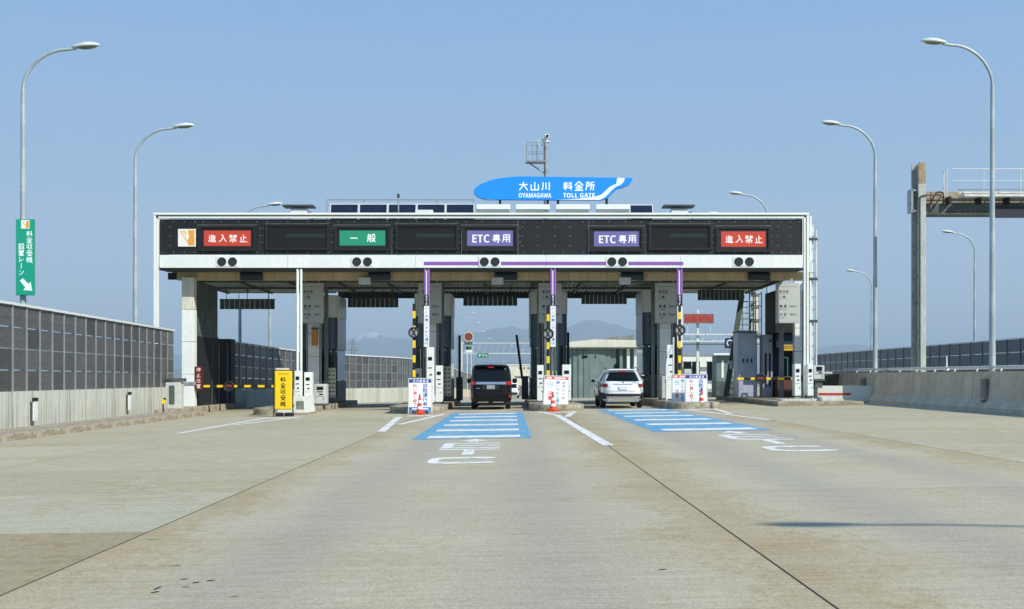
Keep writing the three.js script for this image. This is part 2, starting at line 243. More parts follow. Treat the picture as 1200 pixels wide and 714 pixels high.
// ---------------------------------------------------------------- setting: land, hills, road
{
  const land = mesh('land', new THREE.PlaneGeometry(60000, 60000).rotateX(-Math.PI / 2), std({ color: lin(120, 124, 104), roughness: 1 })); land.position.set(0, -14, -14000); land.userData.kind = 'structure';
}
function ridge(name, D, pts, snow, col, s, rough) {
  const n1 = noise(64, s), n2 = noise(200, s + 1), N = 420, R = 14, pos = [], colr = [], idx = [];
  const a0 = -0.62, a1 = 0.62;
  for (let r = 0; r <= R; r++) for (let i = 0; i <= N; i++) {
    const a = a0 + ((a1 - a0) * i) / N, u = 598 + 1430 * Math.tan(a);
    let k = 0; while (k < pts.length - 2 && u > pts[k + 1][0]) k++;
    const t = sstep(0, 1, (u - pts[k][0]) / (pts[k + 1][0] - pts[k][0])), e = pts[k][1] + (pts[k + 1][1] - pts[k][1]) * Math.max(0, Math.min(1, t));
    const peak = ((441 - e) / 1430) * D, q = r / R, dist = D * (0.86 + 0.2 * q), shape = q < 0.7 ? Math.pow(q / 0.7, 1.25) : 1 - (q - 0.7) * 1.4;
    const rg = (n1(i / N, q * 0.35) - 0.5) * 2 * rough * (0.25 + q) + (n2(i / N, q * 0.9) - 0.5) * rough;
    const y = peak * shape + rg * peak * 0.5 * Math.min(1, q * 3) - 30;
    pos.push(Math.tan(a) * dist, y, -dist);
    const sn = snow ? sstep(snow, snow * 1.06, y + (n2(i / N * 2, q * 3) - 0.5) * snow * 0.2) * (u < 520 && u > 380 ? 1 : 0) : 0, f = 0.85 + 0.3 * n1(i / N * 3, q);
    colr.push(...[0, 1, 2].map((c) => (col[c] * f) * (1 - sn) + 0.8 * sn));
    if (r < R && i < N) { const b = r * (N + 1) + i; idx.push(b, b + 1, b + N + 2, b, b + N + 2, b + N + 1); }
  }
  const g = new THREE.BufferGeometry(); g.setAttribute('position', new THREE.Float32BufferAttribute(pos, 3)); g.setAttribute('color', new THREE.Float32BufferAttribute(colr, 3)); g.setIndex(idx); g.computeVertexNormals();
  const m = mesh(name, g, std({ vertexColors: true, roughness: 1 })); m.userData.kind = 'structure'; return m;
}
ridge('mountains', 17000, [[-600, 416], [100, 412], [300, 411], [345, 407], [385, 402], [408, 393], [425, 387], [440, 385], [455, 389], [480, 394], [505, 396], [540, 386], [580, 379], [620, 380], [660, 381], [690, 374], [724, 377], [770, 386], [830, 396], [940, 407], [985, 402], [1010, 401], [1045, 408], [1090, 417], [1150, 421], [1800, 420]], 545, [0.05, 0.065, 0.06], 301, 0.1);
ridge('hills', 11000, [[-600, 431], [100, 430], [300, 428], [345, 426], [420, 421], [470, 423], [520, 425], [580, 419], [640, 417], [700, 415], [760, 419], [830, 424], [950, 428], [1010, 427], [1080, 431], [1200, 433], [1800, 433]], 0, [0.05, 0.06, 0.045], 401, 0.12);

const road = structure('road');
{
  const tilt = new THREE.Group();
  const under = mesh('road_bed', box(31, 0.1, 72, 0.6, -0.14, 0), std({ color: lin(52, 50, 46), roughness: 1 }), road); under.position.z = -27; under.rotation.z = Math.atan(0.015);
  const xs = [-14.6, -8.15, -3.25, 1.86, 7.35, 15.6], cuts = [[-9, -1.5, 6, 10.95, 14.7, 18.6, 26, 33.5, 41, 48.5, 56, 62.5], [-9, -1.5, 6, 10.95, 14.7, 18.6, 26, 33.5, 41, 48.5, 62.5], [-9, -3, 7, 17, 27, 37, 47, 57, 62.5], [-9, 4, 14, 24, 34, 44, 54, 62.5], [-9, 2, 12, 19, 26, 33, 40, 47, 54, 62.5]];
  cuts.forEach((zs, i) => {
    for (let k = 0; k < zs.length - 1; k++) {
      const gx = i === 1 ? 0.012 : 0.0095, gz = i === 0 || i === 4 ? 0.006 : 0.0025, w = xs[i + 1] - xs[i] - 2 * gx, d = zs[k + 1] - zs[k] - 2 * gz, cx = (xs[i] + xs[i + 1]) / 2, cz = -(zs[k] + zs[k + 1]) / 2;
      const g = box(w, 0.12, d, 0, -0.06, 0); metric(g);
      const uv = g.attributes.uv, ox = rr(0, 10), oy = rr(0, 10), fl = rnd() > 0.5 ? -1 : 1;
      for (let q = 0; q < uv.count; q++) uv.setXY(q, i === 2 || i === 3 ? uv.getX(q) * fl + 2.6 : uv.getX(q) * fl + ox, uv.getY(q) + oy);
      const mt = i < 2 && k === 2 ? roadBrown : i < 2 && k === 3 ? roadPale : i < 2 && k === 4 ? roadDun : i === 4 ? roadYellow[k % 2] : i > 1 ? laneMats[(k + i) % 3] : roadMats[Math.floor(rnd() * roadMats.length)];
      const m = mesh('concrete_slab', g, mt, road, true); m.position.set(cx, 0.015 * cx, cz); m.rotation.z = Math.atan(0.015);
    }
  });
  const seal = std({ color: lin(46, 42, 36), roughness: 0.9 });
  for (const x of xs.slice(1, -1)) { const m = mesh('joint_seal', box(0.0215, 0.06, 71.4, 0, -0.0318, 0), seal, road); m.position.set(x, 0.015 * x, -26.8); m.rotation.z = Math.atan(0.015); }
  // road past the gate
  const pos = [], idx = [], N = 60;
  const bend = (Z) => Math.max(0, Z - 90) ** 2 * 0.00012;
  for (let i = 0; i <= N; i++) { const Z = 62.5 + (i / N) ** 1.6 * 420, b = bend(Z), l = Z < 110 ? -15 + Math.max(0, Z - 62) * 0.12 : -9; for (const x of [l + b, 15 + b]) pos.push(x, groundAt(x, Z) - 0.005, -Z); if (i < N) idx.push(2 * i, 2 * i + 1, 2 * i + 3, 2 * i, 2 * i + 3, 2 * i + 2); }
  const g = new THREE.BufferGeometry(); g.setAttribute('position', new THREE.Float32BufferAttribute(pos, 3)); g.setIndex(idx); g.computeVertexNormals();
  mesh('road_surface', g, roadMats[1], road);
}
// painted marks lie 4 mm above the slabs
function mark(name, pts, mat, lift = 0.004) {            // pts: [x, Z]
  const s = new THREE.Shape(pts.map(([x, Z]) => new THREE.Vector2(x, Z))), g = new THREE.ShapeGeometry(s), p = g.attributes.position;
  for (let i = 0; i < p.count; i++) { const x = p.getX(i), Z = p.getY(i); p.setXYZ(i, x, 0.015 * x + lift, -Z); }
  const ix = g.index.array; for (let i = 0; i < ix.length; i += 3) { const t = ix[i]; ix[i] = ix[i + 1]; ix[i + 1] = t; }
  g.computeVertexNormals(); const n = g.attributes.normal; if (n.getY(0) < 0) { for (let i = 0; i < ix.length; i += 3) { const t = ix[i]; ix[i] = ix[i + 1]; ix[i + 1] = t; } g.computeVertexNormals(); }
  return mesh(name, g, mat, road);
}
const rect = (x0, x1, z0, z1) => [[x0, z0], [x1, z0], [x1, z1], [x0, z1]];
for (const [x0, x1, z0, z1] of [[-2.15, 0.46, 26.5, 45.3], [3.35, 6.1, 28.4, 47]]) {
  mark('blue_lane_panel', rect(x0, x1, z0, z1), paintBlue);
  for (let k = 0; k < 6; k++) { const z = z0 + 0.35 + k * ((z1 - z0 - 1.4) / 5.25); mark('white_bar', rect(x0 + 0.3, x1 - 0.24, z, z + 1.05), paintWhite, 0.008); }
}
for (const [c, z, k] of [[-0.76, 18.9, 1], [5.08, 20.6, 1.03]]) {       // arrow, E, T, C stretched along the lane
  const w = 0.57, X = (a) => c + a * w * k, Zf = (a) => z + a * k;
  const ring = [], inner = []; for (let i = 0; i <= 24; i++) { const t = (26 + (308 * i) / 24) * Math.PI / 180; const q = (a) => Math.sign(a) * Math.abs(a) ** 0.55; ring.push([X(q(Math.cos(t))), Zf(0.8 + 0.8 * q(Math.sin(t)))]); inner.unshift([X(0.7 * q(Math.cos(t))), Zf(0.8 + 0.4 * q(Math.sin(t)))]); }
  mark('letter_c', [...ring, ...inner], paintWhite);
  mark('letter_t_bar', rect(X(-1), X(1), Zf(3.55), Zf(3.85)), paintWhite); mark('letter_t_stem', rect(X(-0.16), X(0.2), Zf(2.15), Zf(3.55)), paintWhite);
  mark('letter_e', [[X(-1), Zf(4.1)], [X(1), Zf(4.1)], [X(1), Zf(4.38)], [X(-0.62), Zf(4.38)], [X(-0.62), Zf(4.85)], [X(0.95), Zf(4.85)], [X(0.95), Zf(5.13)], [X(-0.62), Zf(5.13)], [X(-0.62), Zf(5.6)], [X(1), Zf(5.6)], [X(1), Zf(5.88)], [X(-1), Zf(5.88)]], paintWhite);
  mark('lane_arrow', [[X(-0.16), Zf(6.1)], [X(0.18), Zf(6.1)], [X(0.18), Zf(6.6)], [X(0.55), Zf(6.6)], [X(0), Zf(7.55)], [X(-0.55), Zf(6.6)], [X(-0.16), Zf(6.6)]], paintWhite);
}
// chevrons before the island noses
function chevron(c, zt, zn, lean) {
  const t = 0.15; mark('nose_line', [[c + lean, zt], [c + lean + t, zt], [c - 0.75 + t, zn], [c - 0.75, zn]], paintWhite);
  mark('nose_line', [[c + lean * 0.6 + 0.12, zt + 4.2], [c + lean * 0.6 + 0.3, zt + 4.2], [c + 0.85, zn], [c + 0.7, zn]], paintWhite);
  mark('nose_bar', rect(c - 0.58, c + 0.68, zn - 0.6, zn - 0.1), paintWhite);
}
mark('nose_line', [[-8.66, 31.4], [-8.48, 31.4], [-8.52, 43.8], [-8.74, 43.8]], paintWhite); mark('nose_line', [[-8.4, 36.6], [-8.2, 36.6], [-7.4, 43.8], [-7.66, 43.8]], paintWhite); mark('nose_bar', rect(-8.45, -7.75, 42.2, 43.2), paintWhite);
mark('nose_line', [[-3.34, 30.6], [-3.14, 30.6], [-3.72, 42], [-3.95, 42]], paintWhite); mark('nose_line', [[-3.3, 35.2], [-3.1, 35.2], [-2.28, 44.6], [-2.5, 44.6]], paintWhite); mark('nose_bar', rect(-3.6, -2.7, 42.4, 43.3), paintWhite);
mark('nose_line', [[1.76, 23.2], [1.98, 23.2], [1.7, 41.2], [1.48, 41.2]], paintWhite, 0.006); mark('nose_line', [[1.5, 41.2], [1.72, 41.2], [1.1, 45.6], [0.92, 45.6]], paintWhite); mark('nose_line', [[1.74, 39.6], [1.94, 39.6], [2.52, 45.8], [2.3, 45.8]], paintWhite); mark('nose_bar', rect(1.2, 2.3, 44.2, 45.1), paintWhite);
mark('nose_line', [[7.26, 34.6], [7.46, 34.6], [6.62, 46.6], [6.4, 46.6]], paintWhite); mark('nose_line', [[7.16, 40], [7.34, 40], [7.9, 47.4], [7.7, 47.4]], paintWhite); mark('nose_bar', rect(6.6, 7.6, 45.2, 46.2), paintWhite);
mark('edge_line', rect(14.5, 14.66, 40, 57), paintWhite);
{
  const tar = std({ color: lin(58, 54, 48), roughness: 0.9 });
  for (const [x, Z, w, l] of [[-2.22, 8.3, 0.06, 0.02], [-2.1, 8.15, 0.04, 0.03], [-2.02, 8.22, 0.06, 0.02], [-2.3, 7.95, 0.025, 0.07], [-2.27, 7.8, 0.05, 0.03], [-2.12, 7.98, 0.05, 0.012], [-2.45, 8.9, 0.1, 0.012], [-3.05, 10.4, 0.12, 0.014], [-1.72, 7.6, 0.06, 0.01], [1.05, 8.4, 0.07, 0.018]]) {
    const pts = []; for (let i = 0; i < 10; i++) { const a = (i / 10) * Math.PI * 2; pts.push([x + Math.cos(a) * w * rr(0.35, 0.6), Z + Math.sin(a) * l * rr(0.4, 1) + Math.cos(a) * l * 0.6]); } mark('tar_mark', pts, tar);
  }
}

// ---------------------------------------------------------------- noise walls
const unit = new THREE.BoxGeometry(1, 1, 1);
function placed(name, mat, parent, w, h, d, x, y, z, ry = 0) { const m = new THREE.Mesh(unit, mat); m.name = name; m.scale.set(w, h, d); m.position.set(x, y, z); m.rotation.y = ry; m.castShadow = m.receiveShadow = true; parent.add(m); return m; }
function noiseWall(name, label, pts, bay, rows, mats, postMat, capMat, baseMat, tall = true) {   // pts: [x, Z, base, sill, top]
  const t = thing(name, label, 'noise wall', [pts[0][0], pts[0][2], pts[0][1]]), ox = pts[0][0], oy = pts[0][2], oz = -pts[0][1];
  for (let k = 0; k < pts.length - 1; k++) {
    const A = pts[k], B = pts[k + 1], dx = B[0] - A[0], dz = -(B[1] - A[1]), L = Math.hypot(dx, dz), n = Math.max(1, Math.round(L / bay)), ry = -Math.atan2(dz, dx), at = (f, i) => A[i] + (B[i] - A[i]) * f;
    const P = (f, y) => [at(f, 0) - ox, y - oy, -at(f, 1) - oz];
    for (let i = 0; i < n; i++) {
      const f = (i + 0.5) / n, f0 = i / n, sill = at(f, 3), top = at(f, 4), b = at(f, 2), w = L / n;
      placed('post', postMat, t, 0.06, at(f0, 4) - at(f0, 3), 0.12, ...P(f0, (at(f0, 3) + at(f0, 4)) / 2), ry);
      const rh = (top - sill) / rows;
      for (let r = 0; r < rows; r++) placed('panel', mats[Math.floor(rnd() * mats.length)], t, w - 0.085, rh - 0.035, 0.07, ...P(f, sill + rh * (r + 0.5)), ry + rr(-0.006, 0.006)).rotation.z = rr(-0.004, 0.004);
      placed('rail', postMat, t, w - 0.08, 0.02, 0.05, ...P(f, sill + rh * (rows / 2)), ry);
      const c = placed('cap', capMat, t, w + 0.004, 0.07, 0.22, ...P(f, top + 0.035), ry); c.rotation.order = 'YXZ';
    }
    const m = Math.max(1, Math.round(L / 5));
    for (let i = 0; i < m; i++) {
      const f = (i + 0.5) / m, w = L / m - 0.02, sill = at(f, 3), b = at(f, 2);
      const g = extrude([[0.22, b - 0.3], [0.22, b], [0.15, b + 0.1], [0.13, sill], [-0.16, sill], [-0.16, b - 0.3]], w, 0.008).rotateY(-Math.PI / 2).translate(w / 2, 0, 0);
      const q = mesh('concrete_base', g, baseMat, t); q.position.set(...P(f, 0)); q.rotation.y = ry + (tall ? 0 : Math.PI);
      if (tall === true) q.rotation.y = ry + Math.PI; 
    }
  }
  return t;
}
noiseWall('noise_wall', 'grey panelled noise wall on a pale concrete base beside the green vertical sign', [[-13.25, 18, -0.1, 0.93, 3.3], [-13.5, 32, -0.1, 0.93, 3.28], [-13.95, 50.4, -0.12, 0.9, 3.2]], 1, 4, panelMats, galv, whiteMetal, concreteWall);
noiseWall('noise_wall', 'grey panelled noise wall running on past the toll gate behind the closed barrier arm', [[-14.3, 57.6, -0.2, 0.75, 3.1], [-13.2, 66, -0.28, 0.62, 2.9], [-12.2, 73, -0.35, 0.55, 2.75], [-10.6, 80, -0.4, 0.55, 2.7], [-8.2, 88, -0.45, 0.5, 2.66], [-7.1, 100, -0.5, 0.5, 2.64]], 1, 4, panelMats, galv, whiteMetal, concreteWall);
noiseWall('noise_wall', 'curving dark noise wall seen beyond the black van', [[-7.1, 100.2, -0.55, 0.45, 2.62], [-6.3, 118, -0.75, 0.3, 2.5], [-7, 160, -1.4, -0.3, 2.1], [-6.6, 205, -2, -1, 1.7], [-3.5, 255, -2.7, -1.6, 1.2], [3, 310, -3.4, -2.3, 0.7]], 4, 1, panelMats, galv, whiteMetal, concreteBrown);
noiseWall('noise_wall', 'blue grey noise wall along the far carriageway behind the gantry column', [[31, 40, 0.2, 1.3, 3.75], [31, 80, 0.2, 1.2, 3.6], [31, 124, 0, 1.0, 3.5]], 2, 3, bluePanel, bluePanel[1], whiteMetal, concreteBrown);
{
  const c = structure('far_carriageway'); const g = box(14.4, 0.3, 190, 23.6, -0.1, -70); mesh('road_surface', g, roadMats[3], c);
}
// kerb before the noise wall
const kerb = thing('kerb', 'weathered brown kerb stones along the pale concrete wall', 'kerb', [0, 0, 0]);
{
  let Z = 18; while (Z < 46.8) {
    const l = rr(1.6, 2.2), x0 = -11.75 - (Z - 32) * 0.006, w = 1.35, g = rbox(w, 0.34, Math.min(l, 47 - Z) - 0.012, 0, 0, 0, 0.015), m = mesh('kerb_stone', g, kerbMat, kerb);
    m.position.set(x0 - w / 2 + rr(-0.01, 0.01), -0.18 + rr(-0.006, 0.006), -(Z + l / 2)); Z += l;
  }
  mesh('pavement', box(0.9, 0.3, 29, -13.35 + 0.3, -0.215, -32.5), kerbMat, kerb);
}
// barrier beside the gantry
{
  const t = thing('concrete_barrier', 'long brown concrete safety barrier with a pipe rail beneath the gantry', 'barrier', [15.5, 0.23, 40]);
  for (let i = 0; i < 7; i++) {
    const Z0 = 16 + i * 5.8, L = 5.78, g = extrude([[-0.5, -0.3], [-0.5, 0.12], [-0.28, 0.36], [-0.2, 1.26], [0.16, 1.26], [0.2, -0.3]], L, 0.012).translate(0, 0, -(Z0 + L) + 40);
    mesh('barrier_segment', g, concreteBrown, t);
  }
  mesh('pipe_rail', [bar([0, 1.42, 24], [0, 1.42, -16.6], 0.035), bar([0.1, 1.36, 24], [0.1, 1.36, -16.6], 0.02)], whiteMetal, t);
  for (let i = 0; i < 21; i++) mesh('rail_post', box(0.05, 0.18, 0.08, 0, 1.34, 23.5 - i * 2), whiteMetal, t);
  const e = extrude([[-0.5, -0.3], [-0.5, 0.12], [-0.28, 0.36], [-0.2, 1.22], [0.16, 1.22], [0.2, -0.3]], 1.2, 0.02), p = e.attributes.position;
  for (let i = 0; i < p.count; i++) { const f = p.getZ(i) / 1.2; p.setX(i, p.getX(i) - 0.5 * (1 - f) ** 2); p.setY(i, p.getY(i) * (1 - 0.1 * (1 - f) ** 2)); }
  e.computeVertexNormals(); mesh('barrier_end', e.translate(0, 0, -(56.6 + 1.22) + 40), std({ map: concreteBrown.map, color: lin(120, 120, 118), roughness: 0.95 }), t);
  // low wall with slats past the barrier
  const f = thing('slat_fence', 'low dark slatted guard fence behind the white wedge barrier', 'fence', [14.4, 0.2, 61]);
  mesh('rail', [box(3.4, 0.08, 0.1, 0, 1.32, 0), box(3.4, 0.06, 0.1, 0, 0.35, 0)], whiteMetal, f);
  for (let i = 0; i < 17; i++) mesh('slat', box(0.1, 0.9, 0.05, -1.6 + i * 0.2, 0.85, 0), darkSteel, f);
  mesh('base', box(3.4, 0.35, 0.3, 0, 0.15, 0), concreteBrown, f);
}
for (const [x, y, Z, s, l] of [[-13.28, 0.36, 34, 1, 'small white service plate on the concrete wall beside the green vertical sign'], [-13.52, 0.4, 43.2, 1, 'small white service plate on the concrete wall near the canopy corner']]) {
  const t = thing('service_plate', l, 'plate', [x, y, Z]); mesh('plate', rbox(0.04, 0.52, 0.3, 0.03, 0, 0, 0.01), whiteMetal, t); mesh('vent', [box(0.06, 0.1, 0.3, 0.03, 0.34, 0)], blackMatte, t);
}
for (const [Z, l] of [[39, 'grey steel plate on the brown barrier below the tall lamp'], [52.4, 'narrow grey steel plate on the brown barrier near its curved end']]) { const t = thing('service_plate', l, 'plate', [15.16, 0.95, Z]); mesh('plate', rbox(0.1, 0.62, 0.36, 0, 0, 0, 0.01), greySteel, t); mesh('bracket', box(0.12, 0.06, 0.3, 0, -0.4, 0), darkSteel, t); }

// ---------------------------------------------------------------- street lamps
function makeLamp(label, H, arm, rise) {                 // arm points to +x
  const t = thing('street_lamp', label, 'street lamp');
  mesh('pole', cyl(0.11, 0.062, H - rise, 0, (H - rise) / 2, 0, 14), lampMetal, t);
  mesh('sleeve', [cyl(0.135, 0.13, 0.9, 0, 0.45, 0, 14), cyl(0.2, 0.2, 0.03, 0, 0.015, 0, 14)], lampMetal, t);
  const pts = []; for (let i = 0; i <= 8; i++) { const a = (i / 8) * Math.PI / 2; pts.push([arm * (1 - Math.cos(a)) ** 0.95, H - rise + rise * Math.sin(a) * 0.93, 0]); } pts.push([arm + 0.25, H - rise * 0.04, 0]);
  mesh('arm', tube(pts, 0.048, 32, 10), lampMetal, t);
  const hd = new THREE.SphereGeometry(1, 24, 12), p = hd.attributes.position;
  for (let i = 0; i < p.count; i++) { const x = p.getX(i), y = p.getY(i), z = p.getZ(i), w = 1 - 0.25 * Math.max(0, -x); p.setXYZ(i, x * 0.43, (y > 0 ? y * 0.125 : y * 0.04) * w, z * 0.17 * w); }
  hd.computeVertexNormals(); hd.rotateZ(0.08).translate(arm + 0.52, H, 0);
  const head = mesh('lamp_head', hd, whiteMetal, t);
  const ls = new THREE.SphereGeometry(1, 18, 8, 0, Math.PI * 2, Math.PI / 2, Math.PI / 2).scale(0.3, 0.075, 0.125).rotateZ(0.08).translate(arm + 0.56, H - 0.012, 0);
  mesh('lens', ls, std({ color: lin(120, 122, 112), roughness: 0.25 }), head);
  return t;
}
const LG = 'street lamps along the plaza walls';
const lampA = makeLamp('tall curved street lamp carrying the green vertical sign', 11.5, 1.35, 1.3);
lampA.position.set(-14.55, -0.3, -36.4); lampA.userData.group = LG;
copy(lampA, 'curved street lamp behind the noise wall next to the white canopy frame', [-14.55, -0.45, 47.3], 0, LG);
copy(lampA, 'curved street lamp head rising over the canopy beside a roof vent', [-14.55, -0.9, 65.6], 0, LG);
copy(lampA, 'street lamp pole seen under the canopy behind the hanging slat board of the closed lane', [-14.4, -0.9, 73], 0, LG);
const lampB = makeLamp('tall curved street lamp standing on the brown barrier in front of the gantry beam', 11.9, 1.35, 1.4);
lampB.position.set(15.5, 0.2, -39.2); lampB.rotation.y = Math.PI; lampB.userData.group = LG;
copy(lampB, 'curved street lamp on the brown barrier between the canopy and the gantry column', [15.5, 0.2, 51.8], Math.PI, LG);
copy(lampB, 'curved street lamp rising behind the canopy above the red sign by the lattice mast', [15.2, 0.25, 72], Math.PI, LG);
copy(lampB, 'lamp head peeping over the canopy edge beside the curved lamp arm', [15.2, 0.05, 79.5], Math.PI, LG);
copy(lampB, 'street lamp beside the plaza entrance casting a long arm shadow on the concrete', [15.9, 0.2, 0.5], Math.PI, LG);
copy(lampB, 'lamp of the far carriageway whose head shows beside the lamp on the brown barrier', [32, -1.2, 108], Math.PI, LG);
copy(lampB, 'lamp of the far carriageway with its curved arm under the gantry beam', [32, -0.6, 84], Math.PI, LG);
[[-7.3, -1.2, 174, 0], [-7.2, -1.5, 200, 0], [-6.9, -1.9, 226, 0], [-6.4, -2.3, 255, 0], [-1.6, -2.9, 292, 0], [1.4, -3.3, 320, 0]].forEach(([x, y, Z, r]) => copy(lampA, 'far street lamp along the descending road seen over the black van', [x, y, Z], r, 'far street lamps beyond the van'));

// green vertical sign on the lamp
{
  const t = thing('vertical_sign', 'green vertical sign with white lettering and arrow on a lamp pole', 'sign', [-14.42, 4.88, 36.4]);
  mesh('board', rbox(0.56, 2.26, 0.05, 0.02, 0, 0.19, 0.012), std({ color: lin(18, 140, 112), roughness: 0.5 }), t);
  mesh('printed_face', face(0.54, 2.24, 0.02, 0, 0.2175), print(256, 1062, (c, w, h) => {
    fill(c, '#12a184', 0, 0, w, h); fill(c, '#f2efe2', 70, 8, 120, 120); fill(c, '#e8a844', 135, 20, 48, 100); fill(c, '#f2efe2', 128, 14, 16, 40); c.strokeStyle = '#caa25a'; c.lineWidth = 6; c.beginPath(); c.moveTo(84, 30); c.lineTo(110, 60); c.lineTo(130, 76); c.stroke();
    down(c, '料金収受機', 142, 152, 92, 92, '#f4faf6', 11); down(c, '設置レーン', 28, 330, 92, 92, '#f4faf6', 11);
    c.fillStyle = '#eef7f2'; c.beginPath(); c.moveTo(52, 862); c.lineTo(96, 826); c.lineTo(176, 906); c.lineTo(206, 874); c.lineTo(228, 1004); c.lineTo(98, 994); c.lineTo(130, 956); c.closePath(); c.fill();
  }), t, true);
  mesh('bracket', [box(0.3, 0.05, 0.2, 0.0, 0.8, 0.08), box(0.3, 0.05, 0.2, 0.0, -0.8, 0.08)], galv, t);
}

// ---------------------------------------------------------------- toll gate canopy (front face 51 m ahead)
const gx = (u) => (u - 598) / 28.04, gy = (v) => 1.35 + (441 - v) / 28.04;       // survey of the front face in metres
const canopy = thing('toll_gate_canopy', 'long toll gate canopy with black fascia, white band and white tube frame', 'toll gate', [-1.2, 0, 51]);
{
  const T = canopy, o = (u) => gx(u) + 1.2;
  const seams = [187, 232, 307, 391, 459, 541, 607, 690, 757, 838, 902, 940.5];
  for (let i = 0; i < seams.length - 1; i++) { const a = o(seams[i]), b = o(seams[i + 1]); mesh('fascia_panel', rbox(b - a - 0.008, gy(257) - gy(298.5), 0.06, (a + b) / 2, (gy(257) + gy(298.5)) / 2, 0, 0.006), blackPanel, T); }
  const bs = [187, 337, 487, 560, 640, 716, 797, 868, 940.5];
  for (let i = 0; i < bs.length - 1; i++) { const a = o(bs[i]), b = o(bs[i + 1]); mesh('white_band_panel', rbox(b - a - 0.008, gy(299.2) - gy(314.2), 0.14, (a + b) / 2, (gy(299.2) + gy(314.2)) / 2, 0.03, 0.012), whitePanel, T); }
  mesh('lower_lip', box(o(941) - o(187), 0.06, 0.3, (o(941) + o(187)) / 2, gy(316), -0.1), blackMatte, T);
  // white tube frame: two tubes with a dark gap
  const yt = gy(251.2), yt2 = gy(255.2), xl = o(181.7), xl2 = o(185.2), xr = o(946), xr2 = o(942);
  mesh('frame_top', [rbox(xr - xl + 0.13, 0.1, 0.2, (xl + xr) / 2, yt, 0.06, 0.03), rbox(xr2 - xl2, 0.075, 0.14, (xl + xr) / 2, yt2, 0.05, 0.02)], whitePanel, T);
  mesh('frame_backing', [box(xr - xl, 0.06, 0.08, (xl + xr) / 2, (yt + yt2) / 2 - 0.005, 0), box(0.06, yt + 0.2, 0.06, (xl + xl2) / 2, yt / 2 - 0.15, 0), box(0.06, yt + 0.1, 0.06, (xr + xr2) / 2, yt / 2, 0)], blackMatte, T);
  mesh('frame_leg', [rbox(0.1, yt + 0.2, 0.16, xl, yt / 2 - 0.15, 0.06, 0.02), rbox(0.09, yt2 + 0.2, 0.14, xl2 - 0.02, yt2 / 2 - 0.15, 0.05, 0.02)], whitePanel, T);
  mesh('frame_leg', [rbox(0.1, yt - 0.1, 0.16, xr, yt / 2 + 0.05, 0.06, 0.02), rbox(0.09, yt2 - 0.1, 0.14, xr2 + 0.02, yt2 / 2 + 0.05, 0.05, 0.02)], whitePanel, T);
  const riv = []; for (let i = 0; i < seams.length - 1; i++) for (const f of [0.08, 0.36, 0.64, 0.92]) for (const v of [260, 296]) riv.push(new THREE.SphereGeometry(0.014, 6, 4).translate(o(seams[i] + (seams[i + 1] - seams[i]) * f), gy(v), 0.034));
  for (const u of seams.slice(1, -1)) for (const d of [-2.2, 2.2]) for (const v of [268, 276, 284]) riv.push(new THREE.SphereGeometry(0.014, 6, 4).translate(o(u + d), gy(v), 0.034));
  for (const u of [199, 612, 630, 650, 668, 912, 926]) for (const v of [266, 277, 288]) riv.push(new THREE.SphereGeometry(0.014, 6, 4).translate(o(u), gy(v), 0.034));
  mesh('rivets', riv, whiteMetal, T).userData.kind = 'stuff';
  // purple stripe on the band
  for (const [a, b] of [[497, 561], [587, 710], [735, 800.5]]) mesh('purple_stripe', box(o(b) - o(a), gy(307) - gy(311), 0.02, (o(a) + o(b)) / 2, (gy(307) + gy(311)) / 2, 0.1), purpleMat, T);
  // tan soffit edge, in panels
  const s2 = 1430 / 52.3, tx = (u) => (u - 598) / s2 + 1.2, W = 0.84;
  for (let x = tx(207); x < tx(945) - 0.1; x += W) { const w = Math.min(W, tx(945) - x); mesh('soffit_panel', rbox(w - 0.012, 0.36, 0.05, x + w / 2, 5.63, -1.3, 0.006), tanPanel, T); }
  mesh('soffit_backing', box(27, 0.3, 0.04, 0, 5.64, -1.36), blackMatte, T);
  mesh('front_gutter', box(27, 0.06, 1.2, 0, 5.84, -0.66), darkSteel, T);
  // corrugated ceiling, one sheet for each bay of beams
  const prof = (w) => { const pts = []; const n = Math.round(w / 0.2); for (let i = 0; i < n; i++) { const x = (i / n) * w, q = w / n; pts.push([x, 0], [x + q * 0.45, 0], [x + q * 0.55, 0.05], [x + q * 0.95, 0.05]); } pts.push([w, 0.0], [w, 0.09], [0, 0.09]); return pts; };
  const bay = 27 / 12; for (let i = 0; i < 12; i++) mesh('ceiling_sheet', extrude(prof(bay - 0.06), 11.2).translate(-13.5 + i * bay + 0.03, 5.72, -12.7), deckMetal, T);
  for (let i = 0; i <= 12; i += 1) mesh('roof_beam', [box(0.1, 0.16, 11.2, -13.5 + i * bay, 5.72, -7.1)], darkSteel, T);
  for (const z of [-4.2, -8.4]) mesh('cross_beam', box(27, 0.1, 0.14, 0, 5.64, z), darkSteel, T);
  mesh('rear_beam', [box(16.4, 0.3, 0.2, 0.4, 5.62, -12.8), box(16.4, 0.06, 0.36, 0.4, 5.46, -12.8)], darkSteel, T); mesh('rear_edge', [box(5.6, 0.1, 0.1, -10.7, 5.74, -12.8), box(5.0, 0.1, 0.1, 11.1, 5.74, -12.8)], whiteMetal, T);
  mesh('roof_deck', box(27.2, 0.12, 12.6, 0, 5.95, -6.6), galv, T);
  mesh('rear_fascia', box(27.2, 1.3, 0.12, 0, 6.55, -12.95), whitePanel, T);
  mesh('side_fascia', box(0.1, 2.2, 12.6, -13.52, 7.0, -6.6), whitePanel, T); mesh('side_fascia', box(0.1, 2.2, 12.6, 13.52, 7.0, -6.6), whitePanel, T);
  for (const u of [295, 445, 593, 741, 889]) mesh('lane_sensor', [rbox(0.95, 0.34, 0.2, (u - 598) / s2 + 1.2, 5.62, -1.2, 0.02)], blackGloss, T);
